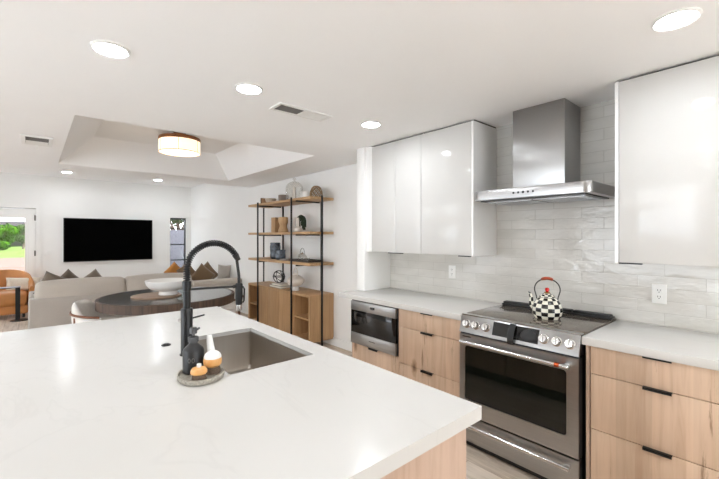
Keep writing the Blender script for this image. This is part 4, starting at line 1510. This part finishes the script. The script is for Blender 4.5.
# ------------------------------------------------------------------ outside the door and window
def tree(label, x, y, h, w, leaf, n, zc0=.35, nm='leafy_tree'):
    t = thing(nm, label, 'tree', (x, y, -.05))
    b = tube(BM(), [(x, y, -.05), (x+.1, y, h*.3), (x, y+.1, h*.6), (x+.15, y, h*.8)], [w*.06, w*.045, w*.03, w*.012], 8)
    for k in range(5):
        a = 2*PI*k/5
        tube(b, [(x, y, h*.4), (x+w*.22*math.cos(a), y+w*.22*math.sin(a), h*.6), (x+w*.33*math.cos(a), y+w*.33*math.sin(a), h*.72)], [w*.025, w*.016, w*.006], 6)
    obj('trunk', b, 'bark', t)
    b = BM()
    lobes = [(Vector((x+random.uniform(-.3, .3)*w, y+random.uniform(-.3, .3)*w, h*random.uniform(zc0, .85))), w*random.uniform(.16, .27)) for _ in range(16)]
    for _ in range(n):
        c, r = random.choice(lobes)
        d = Vector((random.gauss(0, 1), random.gauss(0, 1), random.gauss(0, 1))).normalized()
        p = c+d*r*random.uniform(.55, 1.05)
        p.z = max(p.z, .1)
        s = w*random.uniform(.03, .06)
        u = d.orthogonal().normalized()
        u.rotate(Matrix.Rotation(random.uniform(0, 6.28), 3, d))
        v = d.cross(u)
        q = (u+d*random.uniform(-.5, .5))*s
        e = (v+d*random.uniform(-.5, .5))*s*.6
        b.faces.new([b.verts.new(k) for k in (p-q, p-e, p+q, p+e)])
    obj('crown', b, leaf, t, angle=0)
    return t
tree('bright green bushy tree seen through the left of the door glass', -2.7, 60, 2.9, 3.4, 'leaf_a', 2600, .15)
tree('pale green loose tree seen through the right of the door glass', -.95, 64, 3.5, 2.0, 'leaf_b', 2000, .2)
tree('leafy tree over the grey garden wall seen through the slim window', 4.9, 18.0, 3.6, 2.4, 'leaf_b', 900, .6)
hs = thing('house', 'distant low house with grey roof beyond the trees', 'house', (-2.6, 92, 0))
obj('wall', box(-6, 1.5, 90, 96, -.1, 2.9), 'stucco', hs)
obj('roof', prism(BM(), [(89.4, 2.9), (96.6, 2.9), (93, 4.3)], -6.4, 1.9, axis='X'), 'roof', hs)
fn = thing('fence', 'dark green board fence along the far edge of the lawn', 'fence', (-1, 76, -.05))
for k in range(7):
    obj('post', box(-7+k*2-.06, -7+k*2+.06, 76, 76.12, -.05, 1.25), 'fence', fn)
b = BM()
for k in range(60):
    bx(b, -7+k*.2, -7+k*.2+.15, 75.94, 75.97, .0, 1.15)
for z in (.25, .9):
    bx(b, -7, 5, 75.97, 76.0, z, z+.09)
obj('panel', b, 'fence', fn)
tag(obj('garden_wall', box(1.0, 9, 13.2, 13.4, -.06, 1.70, bev=.01), 'block'), 'grey painted garden wall outside the slim window', 'wall')
pt = thing('potted_plant', 'spiky long-leaved potted plant outside the slim window', 'plant', (3.42, 11.6, -.06))
obj('pot', lathe(BM(), [(0, 0), (.13, 0), (.18, .38), (.185, .4), (.165, .4), (.15, .36), (0, .35)], (3.42, 11.6, -.06), 28), 'grey_pot', pt)
b = BM()
for k in range(26):
    a = 2*PI*random.random()
    l = random.uniform(.55, .95)
    s = random.uniform(.08, .42)
    w = .016
    prev = None
    for i in range(8):
        f = i/7
        r = .03+s*f**1.8
        p = Vector((3.42+r*math.cos(a), 11.6+r*math.sin(a), .3+l*f-.12*s*f**3))
        sd = Vector((-math.sin(a), math.cos(a), 0))*w*(1-f**2.5)
        cur = (b.verts.new(p-sd), b.verts.new(p+sd))
        if prev:
            b.faces.new((prev[0], prev[1], cur[1], cur[0]))
        prev = cur
obj('leaves', b, 'leaf_c', pt, angle=0)
